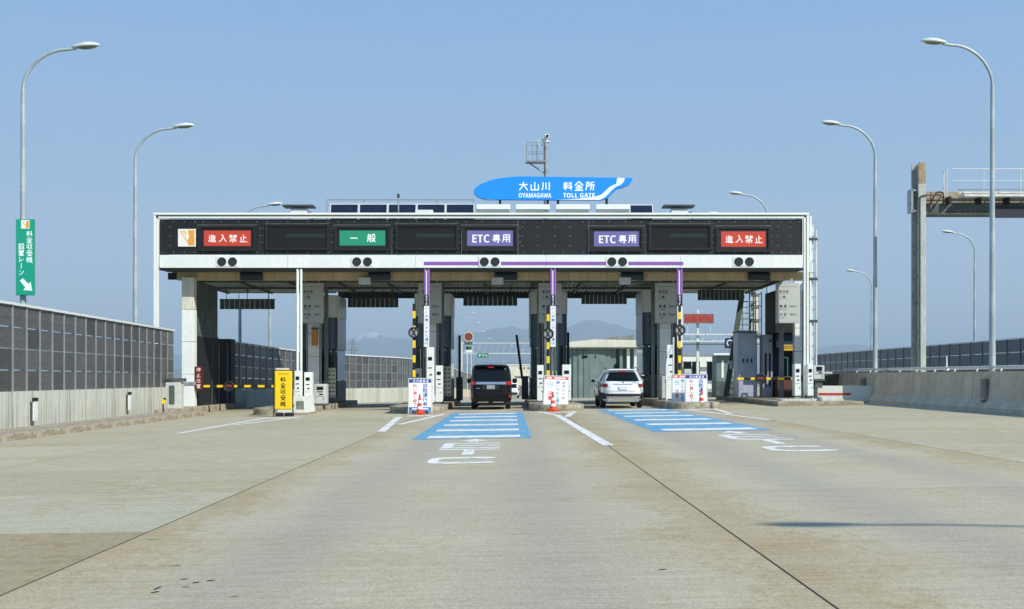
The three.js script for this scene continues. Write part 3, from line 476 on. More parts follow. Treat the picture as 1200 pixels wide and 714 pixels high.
  for (const u of [428, 583, 732]) mesh('sensor_box', [rbox(0.5, 0.3, 0.3, (u - 598) / s2 + 1.2, 5.42, -1.15, 0.02)], greyBoard, T);
  // front posts
  const P = (u, m, nm) => mesh(nm, [cyl(0.055, 0.055, 5.85, o(u) - 0.075, 2.9, 0.02), cyl(0.055, 0.055, 5.85, o(u) + 0.075, 2.9, 0.02)], m, T);
  P(350.5, whitePanel, 'front_post');
  for (const u of [500, 648, 796.5]) {
    mesh('front_post', [cyl(0.05, 0.05, 3.0, o(u) - 0.075, 1.4, 0.02), cyl(0.05, 0.05, 3.0, o(u) + 0.075, 1.4, 0.02)], darkSteel, T);
    mesh('purple_post', [cyl(0.055, 0.055, 2.95, o(u) - 0.075, 4.37, 0.02), cyl(0.055, 0.055, 2.95, o(u) + 0.075, 4.37, 0.02)], purpleMat, T);
    mesh('post_gap_cover', box(0.05, 2.9, 0.04, o(u), 4.37, 0.02), whitePanel, T);
  }
}
// lettered lane signs on the fascia
const signBox = (label, u0, u1, v0, v1, bg, fg, text, wide) => {
  const x = (gx(u0) + gx(u1)) / 2, y = (gy(v0) + gy(v1)) / 2, w = gx(u1) - gx(u0), h = gy(v0) - gy(v1), t = thing('lane_sign', label, 'lane sign', [x, y, 51], 'lane signs on the black fascia');
  mesh('housing', [box(w + 0.42, 0.1, 0.09, 0, h / 2 + 0.16, 0.075), box(w + 0.42, 0.1, 0.09, 0, -h / 2 - 0.16, 0.075), box(0.1, h + 0.22, 0.09, -w / 2 - 0.16, 0, 0.075), box(0.1, h + 0.22, 0.09, w / 2 + 0.16, 0, 0.075)], blackMatte, t);
  mesh('back_box', box(w + 0.22, h + 0.22, 0.04, 0, 0, 0.052), blackPanel, t);
  mesh('bezel', [box(w + 0.5, 0.018, 0.03, 0, h / 2 + 0.235, 0.06), box(0.018, h + 0.46, 0.03, -w / 2 - 0.245, 0, 0.06)], greySteel, t);
  mesh('printed_face', face(w, h, 0, 0, 0.0755), print(512, Math.round(512 * h / w), (c, W, H) => { fill(c, bg, 0, 0, W, H); text(c, W, H); }), t, true);
  return t;
};
const noEntry = (c, W, H) => across(c, '進入禁止', 44, H * 0.22, H * 0.56, 114, '#f3e8e2', 12), etc = (c, W, H) => { latin(c, 'ETC', 150, H * 0.53, 124, '#f1f1f6', 208); across(c, '専用', 276, H * 0.2, H * 0.6, 112, '#f1f1f6', 12); };
signBox('red no-entry lane sign next to the ticket picture on the fascia', 239, 294, 270.5, 288.5, '#c8432f', '#fff', noEntry);
signBox('green lane sign with two white characters', 398, 451.5, 270.5, 288, '#23936f', '#fff', (c, W, H) => { glyph(c, '一', 110, H * 0.2, H * 0.6, '#eef6f0', 13); glyph(c, '般', 306, H * 0.18, H * 0.62, '#eef6f0', 12); });
signBox('purple lane sign over the black van', 547.5, 601, 270.5, 288.5, '#6e68a4', '#fff', etc);
signBox('purple lane sign over the white car', 696, 748.5, 271.5, 289, '#6e68a4', '#fff', etc);
signBox('red no-entry lane sign near the lattice mast', 845, 897, 271.5, 289.5, '#c8432f', '#fff', noEntry);
{
  const t = thing('ticket_sign', 'small square picture sign of a hand and ticket on the black fascia', 'sign', [gx(219), gy(279), 51]);
  mesh('board', rbox(0.74, 0.74, 0.05, 0, 0, 0.06, 0.01), whitePanel, t);
  mesh('printed_face', face(0.7, 0.7, 0, 0, 0.0875), print(256, 256, (c) => { fill(c, '#f1eee0', 0, 0, 256, 256); fill(c, '#e6a640', 150, 10, 96, 236); c.fillStyle = '#f3d9b0'; c.beginPath(); c.moveTo(30, 30); c.lineTo(90, 20); c.lineTo(160, 120); c.lineTo(150, 210); c.lineTo(110, 150); c.closePath(); c.fill(); c.strokeStyle = '#b98a50'; c.lineWidth = 7; c.stroke(); fill(c, '#fbf8ee', 120, 70, 40, 70); }), t, true);
}
const dispMat = print(256, 128, (c, w, h) => { fill(c, '#161412', 0, 0, w, h); for (let y = 3; y < h; y += 5) for (let x = 3; x < w; x += 5) { const b = (x * 7 + y * 13) % 11; fill(c, b > 6 ? '#2a1a16' : '#1f1714', x, y, 3, 3); } fill(c, '#22302c', 80, 44, 170, 22); }, 0.3);
for (const [u0, u1, l] of [[312, 386, 'dark unlit message display between the red sign and the green sign'], [464, 537, 'dark unlit message display between the green sign and the purple sign'], [761, 834, 'dark unlit message display beside the red sign near the lattice mast']]) {
  const x = (gx(u0) + gx(u1)) / 2, w = gx(u1) - gx(u0), t = thing('message_display', l, 'display', [x, gy(278), 51], 'unlit message displays on the fascia');
  mesh('frame', [box(w, 0.09, 0.1, 0, 0.5, 0.08), box(w, 0.09, 0.1, 0, -0.5, 0.08), box(0.09, 0.91, 0.1, -w / 2 + 0.045, 0, 0.08), box(0.09, 0.91, 0.1, w / 2 - 0.045, 0, 0.08)], blackMatte, t);
  mesh('edge_strip', [box(w + 0.06, 0.015, 0.05, 0, 0.555, 0.07), box(0.015, 1.1, 0.05, -w / 2 - 0.02, 0, 0.07)], greySteel, t);
  mesh('screen', face(w - 0.18, 0.91, 0, 0, 0.05), dispMat, t, true);
}
const lensMat = std({ color: lin(54, 58, 58), roughness: 0.3 });
[[266.7, 'red sign beside the ticket picture'], [424.7, 'green sign'], [574, 'purple sign over the black van'], [723.2, 'purple sign over the white car'], [871.7, 'red sign near the lattice mast']].forEach(([u, l]) => {
  const t = thing('round_signal_pair', 'pair of dark round signal lamps below the ' + l, 'signal lamp', [gx(u), gy(307), 51], 'round signal lamps on the white band');
  mesh('mount', rbox(0.92, 0.4, 0.02, 0, 0, 0.112, 0.005), whitePanel, t);
  for (const s of [-1, 1]) { const L = mesh('lamp', new THREE.TorusGeometry(0.165, 0.02, 8, 28).translate(s * 0.225, 0, 0.13), blackMatte, t); mesh('lens', [cylZ(0.16, 0.03, s * 0.225, 0, 0.125), ...[-2, -1, 0, 1, 2].map((k) => box(2 * Math.sqrt(0.024 - (k * 0.055) ** 2), 0.008, 0.02, s * 0.225, k * 0.055, 0.145))], lensMat, L); }
});
// vertical boards on the purple posts
const poleMat = print(64, 640, (c, w, h) => { fill(c, '#eef0f0', 0, 0, w, h); fill(c, '#15202c', 0, 0, w, 142); down(c, 'ETC', 10, 6, 44, 44, '#f4f4f4'); down(c, 'バーが開いてから通行', 12, 154, 40, 47, '#3a6fb0', 13); });
[[500, 'black van and green sign lane'], [648, 'black van and the white car'], [796.5, 'white car and the steel stair']].forEach(([u, l]) => { const t = thing('post_board', 'narrow lettered board on the purple post between the ' + l, 'sign', [gx(u), gy(376), 51], 'lettered boards on purple posts'); mesh('board', rbox(0.22, 2.2, 0.03, 0, 0, 0.1, 0.005), whitePanel, t); mesh('printed_face', face(0.214, 2.19, 0, 0, 0.1175), poleMat, t, true); });

// hanging slat boards under the ceiling
[[289.5, 356.5, 65, 'the closed lane beside the noise wall'], [437, 354.5, 60, 'the green sign lane'], [574.5, 352.5, 64, 'the black van lane'], [708, 350.5, 54, 'the white car lane'], [845, 346, 55, 'the closed lane beside the steel stair']].forEach(([u, v, w, l], i) => {
  const Z = 60, s = 1430 / Z, W = w / s, H = 11 / s, y = 1.35 + (441 - v) / s, t = thing('hanging_slat_board', 'dark hanging height board of slats over ' + l, 'height board', [(u - 598) / s, y, Z], 'hanging height boards');
  mesh('top_rail', box(W, 0.05, 0.06, 0, H / 2, 0), darkSteel, t);
  for (let k = 0; k < 11; k++) mesh('slat', rbox(W / 11 - 0.035, H, 0.03, (k - 5) * W / 11, -0.02, 0, 0.005), darkSteel, t);
  mesh('divider', [...Array(10).keys()].map((k) => box(0.03, H - 0.02, 0.02, (k - 4.5) * W / 11, -0.02, 0)), whiteMetal, t);
  for (const f of [-0.38, 0, 0.38]) mesh('hanger', [bar([f * W, H / 2, 0], [f * W, 5.7 - y, 0], 0.016), new THREE.TorusGeometry(0.075, 0.018, 6, 16).translate(f * W, H / 2 + 0.4, 0.02)], darkSteel, t);
});

// roof: blue name sign, mast, solar panels, vents, floodlights
{
  const Z = 51.7, s = 1430 / Z, X = (u) => (u - 648) / s, Y = (v) => (222 - v) / s, t = thing('name_sign', 'large blue tapered name sign with white lettering and a wave on the canopy roof', 'sign', [(648 - 598) / s, 1.35 + (441 - 222) / s, Z]);
  const sh = new THREE.Shape(); sh.moveTo(X(575), Y(234)); sh.lineTo(X(700), Y(234.6)); sh.bezierCurveTo(X(716), Y(234.6), X(716), Y(225), X(724), Y(221)); sh.bezierCurveTo(X(732), Y(219), X(739), Y(218), X(741), Y(209)); sh.lineTo(X(610), Y(207.2)); sh.bezierCurveTo(X(585), Y(208), X(566), Y(213), X(558), Y(220)); sh.bezierCurveTo(X(551), Y(227), X(560), Y(234), X(575), Y(234));
  mesh('board', new THREE.ExtrudeGeometry(sh, { depth: 0.16, bevelEnabled: true, bevelSize: 0.015, bevelThickness: 0.015, bevelSegments: 2, curveSegments: 20 }).translate(0, 0, -0.1), blueMat, t);
  const fg = new THREE.ShapeGeometry(sh, 24), p = fg.attributes.position, uv = fg.attributes.uv, x0 = X(552), x1 = X(742), y0 = Y(236), y1 = Y(206); for (let i = 0; i < p.count; i++) uv.setXY(i, (p.getX(i) - x0) / (x1 - x0), (p.getY(i) - y0) / (y1 - y0));
  mesh('printed_face', fg.translate(0, 0, 0.08), print(1900, 300, (c, w, h) => {
    const q = (u, v) => [(u - 552) * 10, (v - 206) * 10]; fill(c, '#1e92f2', 0, 0, w, h);
    c.fillStyle = '#eef4f2'; c.beginPath(); c.moveTo(...q(560, 233.4)); c.bezierCurveTo(...q(620, 235.2), ...q(690, 236), ...q(705, 228)); c.bezierCurveTo(...q(712, 222), ...q(714, 218), ...q(722, 216)); c.lineTo(...q(724, 205)); c.lineTo(...q(733, 205)); c.bezierCurveTo(...q(732, 216), ...q(727, 217), ...q(722, 219)); c.bezierCurveTo(...q(714, 224), ...q(712, 233), ...q(698, 236)); c.lineTo(...q(560, 236)); c.closePath(); c.fill();
    across(c, '大山川', 556, 64, 118, 132, '#f6f9fb', 12); across(c, '料金所', 1074, 64, 118, 132, '#f6f9fb', 12);
    latin(c, 'OYAMAGAWA', 748, 232, 74, '#f6f9fb', 385); latin(c, 'TOLL GATE', 1266, 232, 74, '#f6f9fb', 385);
  }, 0.4), t, true);
  for (const u of [586, 642, 654, 711]) mesh('support', box(0.1, 0.5, 0.1, X(u), Y(237), -0.05), blackMatte, t);
}
{
  const Z = 53.5, s = 1430 / Z, y0 = 6.0, t = thing('camera_mast', 'grey camera mast with a caged service platform on the canopy roof', 'mast', [(640 - 598) / s, y0, Z]), Y = (v) => 1.35 + (441 - v) / s - y0;
  mesh('pole', cyl(0.1, 0.1, Y(167), 0, Y(167) / 2, 0), galv, t);
  mesh('platform', [box(0.85, 0.06, 0.6, -0.47, Y(190), 0)], galv, t);
  const cage = []; for (const [x, z] of [[-0.86, 0.28], [-0.86, -0.28], [-0.6, 0.28], [-0.35, 0.28], [-0.12, 0.28], [-0.4, -0.28]]) cage.push(bar([x, Y(190), z], [x, Y(168.5), z], 0.014)); for (const v of [168.5, 179]) { cage.push(bar([-0.86, Y(v), 0.28], [-0.1, Y(v), 0.28], 0.014), bar([-0.86, Y(v), -0.28], [-0.86, Y(v), 0.28], 0.014), bar([-0.86, Y(v), -0.28], [-0.1, Y(v), -0.28], 0.014)); }
  mesh('cage', cage, galv, t); mesh('brace', [bar([-0.75, Y(191), 0], [-0.06, Y(203), 0], 0.03)], galv, t);
  mesh('conduit', tube([[-0.3, Y(172), 0.1], [-0.34, Y(166), 0.1], [-0.2, Y(164), 0.08], [-0.04, Y(164.5), 0]], 0.03), whiteMetal, t);
  const cm = mesh('camera', [rbox(0.22, 0.18, 0.42, 0.02, Y(160.5), 0.05, 0.05), cyl(0.06, 0.06, 0.2, 0, Y(164), 0), rbox(0.3, 0.08, 0.25, 0, Y(166), 0, 0.03)], whitePanel, t); mesh('lens', cylZ(0.06, 0.05, 0.05, Y(160.5), 0.27), blackGloss, cm);
}
const sp = (label, u0, u1, v0, n) => {
  const Z = 53, s = 1430 / Z, W = (u1 - u0) / s, t = thing('solar_panel_row', label, 'solar panels', [((u0 + u1) / 2 - 598) / s, 6.0, Z]), y1 = 1.35 + (441 - v0 + 2.5) / s - 6, h = 1.25;
  for (let i = 0; i < n; i++) { const w = W / n, x = -W / 2 + w * (i + 0.5), c = new THREE.Group(); c.name = 'solar_panel'; c.position.set(x, y1 - h / 2, 0); c.rotation.x = -0.3; t.add(c); mesh('cell_sheet', rbox(w - 0.06, h - 0.06, 0.03, 0, 0, 0, 0.005), solarMat, c); mesh('panel_frame', [box(w - 0.01, 0.04, 0.05, 0, h / 2 - 0.02, 0), box(w - 0.01, 0.04, 0.05, 0, -h / 2 + 0.02, 0), box(0.04, h - 0.08, 0.05, w / 2 - 0.025, 0, 0), box(0.04, h - 0.08, 0.05, -w / 2 + 0.025, 0, 0)], whiteMetal, c); }
  mesh('rack', [...Array(n + 1).keys()].map((i) => box(0.06, y1 - 0.3, 0.06, -W / 2 + (W * i) / n, (y1 - 0.3) / 2, -0.4)), galv, t);
};
sp('row of dark blue solar panels with white frames on the canopy roof', 386, 556, 240, 5.5 | 0); sp('single dark blue solar panel at the tail end of the blue name sign', 738, 766, 241, 1);
{
  const Z = 54.5, s = 1430 / Z, t = thing('roof_guardrail', 'thin grey guard rail around the solar panels on the canopy roof', 'guard rail', [(470 - 598) / s, 6.0, Z]), Y = (v) => 1.35 + (441 - v) / s - 6, X = (u) => (u - 470) / s;
  const g = [bar([X(383), Y(234), 0], [X(555), Y(234), 0], 0.02), bar([X(383), Y(241), 0], [X(555), Y(241), 0], 0.015)]; for (const u of [383, 426, 469, 512, 555]) g.push(bar([X(u), 0, 0], [X(u), Y(234), 0], 0.02)); mesh('rail', g, galv, t);
}
[[578, 40], [624, 40], [671, 40], [718, 40]].forEach(([u, w]) => { const Z = 51.28, s = 1430 / Z, t = thing('roof_floodlight', 'long white hooded light unit under the blue name sign', 'light unit', [(u - 598) / s, 1.35 + (441 - 243) / s, Z], 'white light units under the name sign'); mesh('hood', rbox(w / s, 0.22, 0.3, 0, 0, 0, 0.03), whitePanel, t); mesh('tray', rbox(w / s - 0.06, 0.12, 0.3, 0, -0.22, -0.02, 0.02), greySteel, t); for (const x of [-0.45, 0.45]) mesh('bracket', [box(0.05, 0.5, 0.05, x, -0.45, 0), box(0.3, 0.06, 0.1, x, -0.3, 0.12)], whiteMetal, t); });
for (const [u, l] of [[351, 'white roof vent box with a flat dark cap beside the lamp head'], [795.5, 'white roof vent box with a flat dark cap near the single solar panel']]) { const Z = 53, s = 1430 / Z, t = thing('roof_vent', l, 'roof vent', [(u - 598) / s, 6.0, Z]); mesh('box', rbox(0.72, 2.6, 0.5, 0, 1.3, 0, 0.02), whitePanel, t); mesh('cap', rbox(1.35, 0.08, 0.8, -0.02, 2.72, 0, 0.02), darkSteel, t); mesh('pipe', tube([[0.4, 2.2, 0.2], [0.48, 2.45, 0.2], [0.56, 2.35, 0.2], [0.58, 2.0, 0.2]], 0.035), blackMatte, t); }
{ const Z = 53, s = 1430 / Z, t = thing('roof_box', 'small white equipment box in front of the solar panels', 'equipment box', [(499 - 598) / s, 6, Z - 1]); mesh('body', rbox(0.75, 0.18, 0.4, 0, 2.33, 0, 0.02), whitePanel, t); mesh('stand', [box(0.05, 2.3, 0.05, -0.3, 1.15, 0), box(0.05, 2.3, 0.05, 0.3, 1.15, 0)], galv, t); const a = thing('roof_antenna', 'short grey antenna post among the solar panels', 'antenna', [(469 - 598) / s, 6, Z - 0.9]); mesh('post', cyl(0.04, 0.03, 3.0, 0, 1.5, 0), galv, a); mesh('tip', cyl(0.06, 0.06, 0.16, 0, 3.06, 0), darkSteel, a); }
// lattice mast at the canopy end
{
  const Z = 52, s = 1430 / Z, t = thing('ladder_mast', 'slender white ladder mast with clamps at the canopy end', 'mast', [(953 - 598) / s, 0.3, Z]), H = 1.35 + (441 - 253) / s - 0.3;
  mesh('rail', [cyl(0.06, 0.06, H, -0.12, H / 2, 0), cyl(0.05, 0.05, H - 0.3, 0.0, H / 2 - 0.15, -0.1)], whitePanel, t); mesh('rail', [cyl(0.035, 0.035, H - 0.6, 0.14, H / 2 - 0.3, 0)], whiteMetal, t);
  for (let i = 0; i < 14; i++) mesh('rung', cylX(0.016, 0.5, -0.06, 0.8 + i * 0.52, 0), galv, t);
  for (const y of [3.4, 5.2, 6.9]) mesh('clamp', rbox(0.5, 0.1, 0.14, -0.06, y, 0.02, 0.02), darkSteel, t);
  mesh('junction_box', [rbox(0.22, 0.5, 0.16, -0.2, 5.1 + 0.6, 0.1, 0.02)], whiteMetal, t);
}

// ---------------------------------------------------------------- toll islands
const ISL = [[-8.95, 'the yellow board'], [-3.62, 'the green sign lane and the black van'], [1.8, 'the two cars'], [7.05, 'the white car and the closed lane']];
const priceMat = print(300, 512, (c, w, h) => {
  fill(c, '#bcc2be', 0, 0, w, h); c.strokeStyle = '#aab0ac'; c.lineWidth = 6; c.strokeRect(6, 6, w - 12, h - 12); c.fillStyle = '#5f6464'; c.fillRect(30, 44, 236, 5);
  across(c, '軽自動', 46, 92, 34, 42, '#2b3030', 13); fill(c, '#4a4f4f', 46, 136, 120, 5); across(c, '二輪', 46, 160, 34, 42, '#2b3030', 13); fill(c, '#4a4f4f', 46, 204, 100, 5); latin(c, '〜', 220, 150, 30, '#3b4040');
  across(c, '普通', 46, 278, 40, 52, '#20242a', 14); latin(c, '350', 204, 300, 38, '#2b3030', 62); glyph(c, '円', 240, 286, 28, '#2b3030', 12); latin(c, 'Ordinary', 92, 338, 22, '#343939', 92); across(c, '大型', 46, 384, 40, 52, '#20242a', 14); latin(c, '700', 204, 406, 38, '#20242a', 62); glyph(c, '円', 240, 392, 28, '#2b3030', 12); latin(c, 'Large', 80, 444, 22, '#343939', 64);
});
function priceBoard(x, y, label) { const t = thing('price_board', label, 'price board', [x, y, 55], 'grey price boards'); mesh('board', rbox(1.06, 1.82, 0.08, 0, 0, 0, 0.015), greyBoard, t); mesh('printed_face', face(1.04, 1.8, 0, 0, 0.0425), priceMat, t, true); mesh('hanger', [box(0.06, 0.5, 0.06, -0.3, 1.1, -0.02), box(0.06, 0.5, 0.06, 0.3, 1.1, -0.02)], galv, t); return t; }
priceBoard(-8.95, 4.65, 'grey price board above the island with the yellow board'); priceBoard(-3.62, 4.65, 'grey price board above the island between the green sign lane and the black van'); priceBoard(1.8, 4.65, 'grey price board above the island between the two cars'); priceBoard(7.05, 4.65, 'grey price board above the island between the white car and the steel stair'); priceBoard(12.5, 4.65, 'grey price board beside the steel stair at the canopy end');

function roundedPrism(hw, hd, r, y0, y1) { const s = new THREE.Shape(); s.moveTo(-hw + r, -hd); s.lineTo(hw - r, -hd); s.absarc(hw - r, -hd + r, r, -Math.PI / 2, 0); s.lineTo(hw, hd - r); s.absarc(hw - r, hd - r, r, 0, Math.PI / 2); s.lineTo(-hw + r, hd); s.absarc(-hw + r, hd - r, r, Math.PI / 2, Math.PI); s.lineTo(-hw, -hd + r); s.absarc(-hw + r, -hd + r, r, Math.PI, Math.PI * 1.5); return new THREE.ExtrudeGeometry(s, { depth: y1 - y0, bevelEnabled: true, bevelSize: 0.02, bevelThickness: 0.02, bevelSegments: 2, curveSegments: 8 }).rotateX(-Math.PI / 2).translate(0, y0, 0); }
function cabinet(x, y, Z, w, h, d, label, opt = {}) {
  const t = thing(opt.name ?? 'payment_machine', label, opt.cat ?? 'toll machine', [x, y, Z], opt.group ?? 'white machines on the islands');
  mesh('body', rbox(w, h, d, 0, h / 2, 0, 0.02), opt.mat ?? whitePanel, t);
  mesh('plinth', box(w + 0.06, 0.08, d + 0.06, 0, 0.04, 0), darkSteel, t);
  mesh('screen', box(w * 0.55, 0.14, 0.012, 0, h * 0.8, d / 2 + 0.008), blackGloss, t); mesh('slot', [box(w * 0.5, 0.03, 0.02, 0, h * 0.64, d / 2 + 0.008), box(w * 0.3, 0.05, 0.02, w * 0.1, h * 0.52, d / 2 + 0.008)], blackMatte, t);
  mesh('door_seam', [box(w * 0.8, 0.012, 0.01, 0, h * 0.42, d / 2 + 0.004), box(0.03, 0.05, 0.02, w * 0.3, h * 0.3, d / 2 + 0.01)], greySteel, t); return t;
}
ISL.forEach(([c, where], i) => {
  const y0 = groundAt(c, 55);
  const t = thing('toll_island', 'raised concrete toll island ' + (i ? 'between ' : 'behind ') + where, 'toll island', [c, y0, 55], 'toll islands');
  const s = new THREE.Shape(), nz = i === 0 ? 8.5 : 8.8; s.moveTo(-1.02, -8); s.lineTo(-1.02, nz - 1); s.quadraticCurveTo(-0.95, nz, 0, nz); s.quadraticCurveTo(0.95, nz, 1.02, nz - 1); s.lineTo(1.02, -8); s.lineTo(-1.02, -8);
  const g = new THREE.ExtrudeGeometry(s, { depth: 0.26, bevelEnabled: true, bevelSize: 0.03, bevelThickness: 0.03, bevelSegments: 2, curveSegments: 12 }).rotateX(Math.PI / 2).translate(0, 0.22, 0);
  mesh('kerb_body', g, kerbMat, t);
  const side = c < -1 ? 1 : -1;
  // column under the price board
  const col = thing('canopy_column', 'white clad column on the island ' + (i ? 'between ' : 'behind ') + where, 'column', [c, y0 + 0.25, 55.7], 'canopy columns on the islands');
  for (let k = 0; k < 5; k++) mesh('cladding_panel', rbox(0.5, 1.045, 0.5, 0, 0.53 + k * 1.06, 0, 0.015), whitePanel, col);
  mesh('core', box(0.46, 5.3, 0.46, 0, 2.66, 0), greySteel, col); mesh('conduit', [cyl(0.04, 0.04, 5.2, -side * 0.32, 2.6, 0.1), cyl(0.03, 0.03, 5.2, side * 0.33, 2.6, 0.15)], galv, col);
  mesh('dark_post', box(0.14, 5.3, 0.3, side * 0.5, 2.66, -0.3), greySteel, col);
  // booth
  const b = thing('toll_booth', 'dark booth with white top ' + (i ? 'between ' : 'behind ') + where, 'toll booth', [c, y0 + 0.25, 58.6], 'toll booths');
  mesh('lower_wall', roundedPrism(0.84, 1.7, 0.3, 0.05, 1.0), darkSteel, b); mesh('upper_shell', roundedPrism(0.86, 1.72, 0.32, 4.0, 5.0), whitePanel, b); mesh('upper_wall', roundedPrism(0.84, 1.7, 0.3, 2.5, 3.96), std({ color: lin(78, 96, 110), roughness: 0.3 }), b);
  for (const [x, z, w, d] of [[0, 1.68, 1.1, 0.03], [0.82, 0, 0.03, 2.7], [-0.82, 0, 0.03, 2.7], [0, -1.68, 1.1, 0.03]]) mesh('window_pane', box(w, 1.4, d, x, 1.75, z), glassPane, b);
  for (const [x, z] of [[-0.7, 1.58], [0.7, 1.58], [-0.7, -1.58], [0.7, -1.58]]) mesh('corner_post', rbox(0.2, 1.45, 0.2, x, 1.75, z, 0.06), darkSteel, b);
  mesh('counter', [box(1.3, 0.06, 0.6, 0, 1.05, 0.9), rbox(0.4, 0.3, 0.3, 0.1, 1.22, 0.9, 0.02)], greyBoard, b); mesh('seat', [rbox(0.4, 0.08, 0.4, 0, 0.6 + 0.5, -0.2, 0.03), rbox(0.4, 0.5, 0.07, 0, 1.42, -0.45, 0.03)], navyMat, b);
  mesh('side_cover', rbox(0.06, 2.1, 0.12, side * 0.9, 3.9, 1.5, 0.02), whitePanel, b);
  // striped guard at the booth side
  if (i < 2) { const q = thing('striped_guard', 'cream dashed guard panel on the island ' + (i ? 'between ' : 'behind ') + where, 'guard panel', [c + 0.72, y0 + 0.24, 56.2], 'dashed guard panels'); mesh('panel', rbox(0.36, 1.45, 0.12, 0, 0.9, 0, 0.03), creamMat, q); for (let k = 0; k < 7; k++) for (const u of [-0.09, 0.09]) mesh('dash', box(0.11, 0.045, 0.01, u, 0.34 + k * 0.19, 0.064).rotateZ(0), blackMatte, q); mesh('foot', rbox(0.5, 0.3, 0.4, 0, 0.05 + 0.05, 0, 0.03), darkSteel, q); }
});
// island furniture
const yI = (x) => groundAt(x, 50) + 0.24;
cabinet(-8.72, yI(-8.7), 50.2, 0.26, 1.45, 0.5, 'slim white payment machine beside the white post behind the yellow board'); cabinet(-8.36, yI(-8.4), 50.6, 0.3, 1.4, 0.55, 'slim white payment machine next to a grey box behind the yellow board', {});
cabinet(-8.0, yI(-8), 51.6, 0.5, 0.9, 0.7, 'low grey equipment box beside the slim white machines', { mat: greyBoard, name: 'equipment_box', cat: 'equipment box' });
cabinet(-3.3, yI(-3.3), 50.4, 0.3, 2.35, 0.4, 'tall white panel machine beside the purple post and the refund board', {}); cabinet(-2.98, yI(-3), 51.2, 0.3, 1.6, 0.5, 'white machine beside the tall white panel machine'); cabinet(-3.98, yI(-4), 51.3, 0.45, 1.5, 0.5, 'grey gate machine below the raised striped arm by the refund board', { mat: greyBoard, name: 'gate_machine', cat: 'gate machine' });
cabinet(1.24, yI(1.2), 50.6, 0.27, 1.55, 0.5, 'slim white machine beside the striped arm between the two cars'); cabinet(2.32, yI(2.3), 50.4, 0.36, 1.55, 0.5, 'wide white machine facing the white car'); cabinet(1.75, yI(1.7), 51.6, 0.4, 1.3, 0.5, 'grey gate machine below the raised striped arm between the two cars', { mat: greyBoard, name: 'gate_machine', cat: 'gate machine' });
cabinet(6.75, yI(6.7), 52.2, 0.62, 1.0, 0.8, 'grey equipment box behind the twin lettered boards', { mat: greyBoard, name: 'equipment_box', cat: 'equipment box' }); cabinet(6.6, yI(6.6), 50.4, 0.3, 2.3, 0.35, 'tall white panel machine beside the white car', {}); cabinet(7.45, yI(7.4), 51.4, 0.3, 1.3, 0.4, 'grey gate machine behind the striped arm near the steel stair', { mat: greyBoard, name: 'gate_machine', cat: 'gate machine' });
{ const t = thing('amber_light', 'amber lantern on the column behind the yellow board', 'lantern', [-8.85, 3.1, 55.2]); mesh('lantern_body', rbox(0.26, 0.75, 0.24, 0, 0, 0, 0.05), std({ color: lin(196, 128, 36), roughness: 0.4 }), t); mesh('bracket', box(0.3, 0.06, 0.36, 0, 0.42, -0.06), darkSteel, t); }
// pipe guards on the last island
{ const t = thing('pipe_guard', 'bent white pipe guard rail beside the white car on the island', 'pipe guard', [6.35, yI(6.4), 49.6]); mesh('pipe', [tube([[0, 0, 0], [0, 1.5, 0], [0.02, 1.62, 0], [0.12, 1.9, -0.1], [0.28, 2.3, -0.1]], 0.035), bar([0.3, 0, -0.1], [0.3, 2.6, -0.1], 0.035), bar([0, 0.9, 0], [0.3, 0.9, -0.1], 0.025)], whiteMetal, t); }
// raised and lowered striped arms
const discMat = [std({ color: lin(30, 32, 36), roughness: 0.5 }), std({ color: lin(150, 152, 150), roughness: 0.5 })];
function arm(t, L, horizontal) {
  const n = Math.round(L / 0.3), st = L / n; for (let k = 0; k < n; k++) { const g = horizontal ? rbox(st - 0.004, 0.1, 0.05, (k + 0.5) * st, 0, 0, 0.01) : rbox(0.12, st - 0.004, 0.05, 0, (k + 0.5) * st, 0, 0.01); mesh('arm_stripe', g, k % 2 ? blackMatte : yellowMat, t); }
}
function disc(t, x, y, dark) { const d = mesh('disc', [new THREE.TorusGeometry(0.2, 0.035, 8, 32).translate(x, y, 0.05)], discMat[0], t); mesh('disc_plate', cylZ(0.18, 0.012, x, y, 0.045), dark ? discMat[0] : discMat[1], d); mesh('disc_bar', dark ? [box(0.3, 0.05, 0.015, x, y + 0.02, 0.06)] : [box(0.36, 0.045, 0.015, 0, 0, 0).rotateZ(1.05).translate(x, y, 0.06), box(0.36, 0.045, 0.015, 0, 0, 0).rotateZ(-1.05).translate(x, y, 0.064)], dark ? redMat : discMat[0], d); }
[[-3.98, 'the refund board and the green sign lane', 3.05, 3.15, 0], [1.56, 'the two cars', 2.9, 3.1, 0], [7.0, 'the twin lettered boards', 3.0, 3.25, 0]].forEach(([x, l, L, yd]) => { const t = thing('barrier_arm', 'raised striped barrier arm with disc beside ' + l, 'barrier arm', [x, 1.3, 50.4], 'raised barrier arms'); arm(t, L, false); disc(t, 0, yd - 1.3, false); mesh('pivot', [rbox(0.2, 0.3, 0.2, 0, -0.02, -0.1, 0.03), box(0.08, 1.3, 0.08, 0, -0.7, -0.1)], darkSteel, t); });
{ const t = thing('barrier_arm', 'lowered striped barrier arm across the lane by the noise wall', 'barrier arm', [-13.1, 0.92, 52], 'lowered barrier arms'); arm(t, 3.2, true); disc(t, 1.1, 0, true); mesh('pivot', rbox(0.3, 0.3, 0.25, -0.1, 0, -0.1, 0.03), blackMatte, t); }
{ const t = thing('barrier_arm', 'lowered yellow and black barrier arm with disc before the blue steel box', 'barrier arm', [9.6, 1.24, 51.6], 'lowered barrier arms'); arm(t, 2.85, true); disc(t, 1.0, 0, true); mesh('pivot', rbox(0.25, 0.3, 0.25, 2.85, 0, -0.05, 0.03), blackMatte, t); }
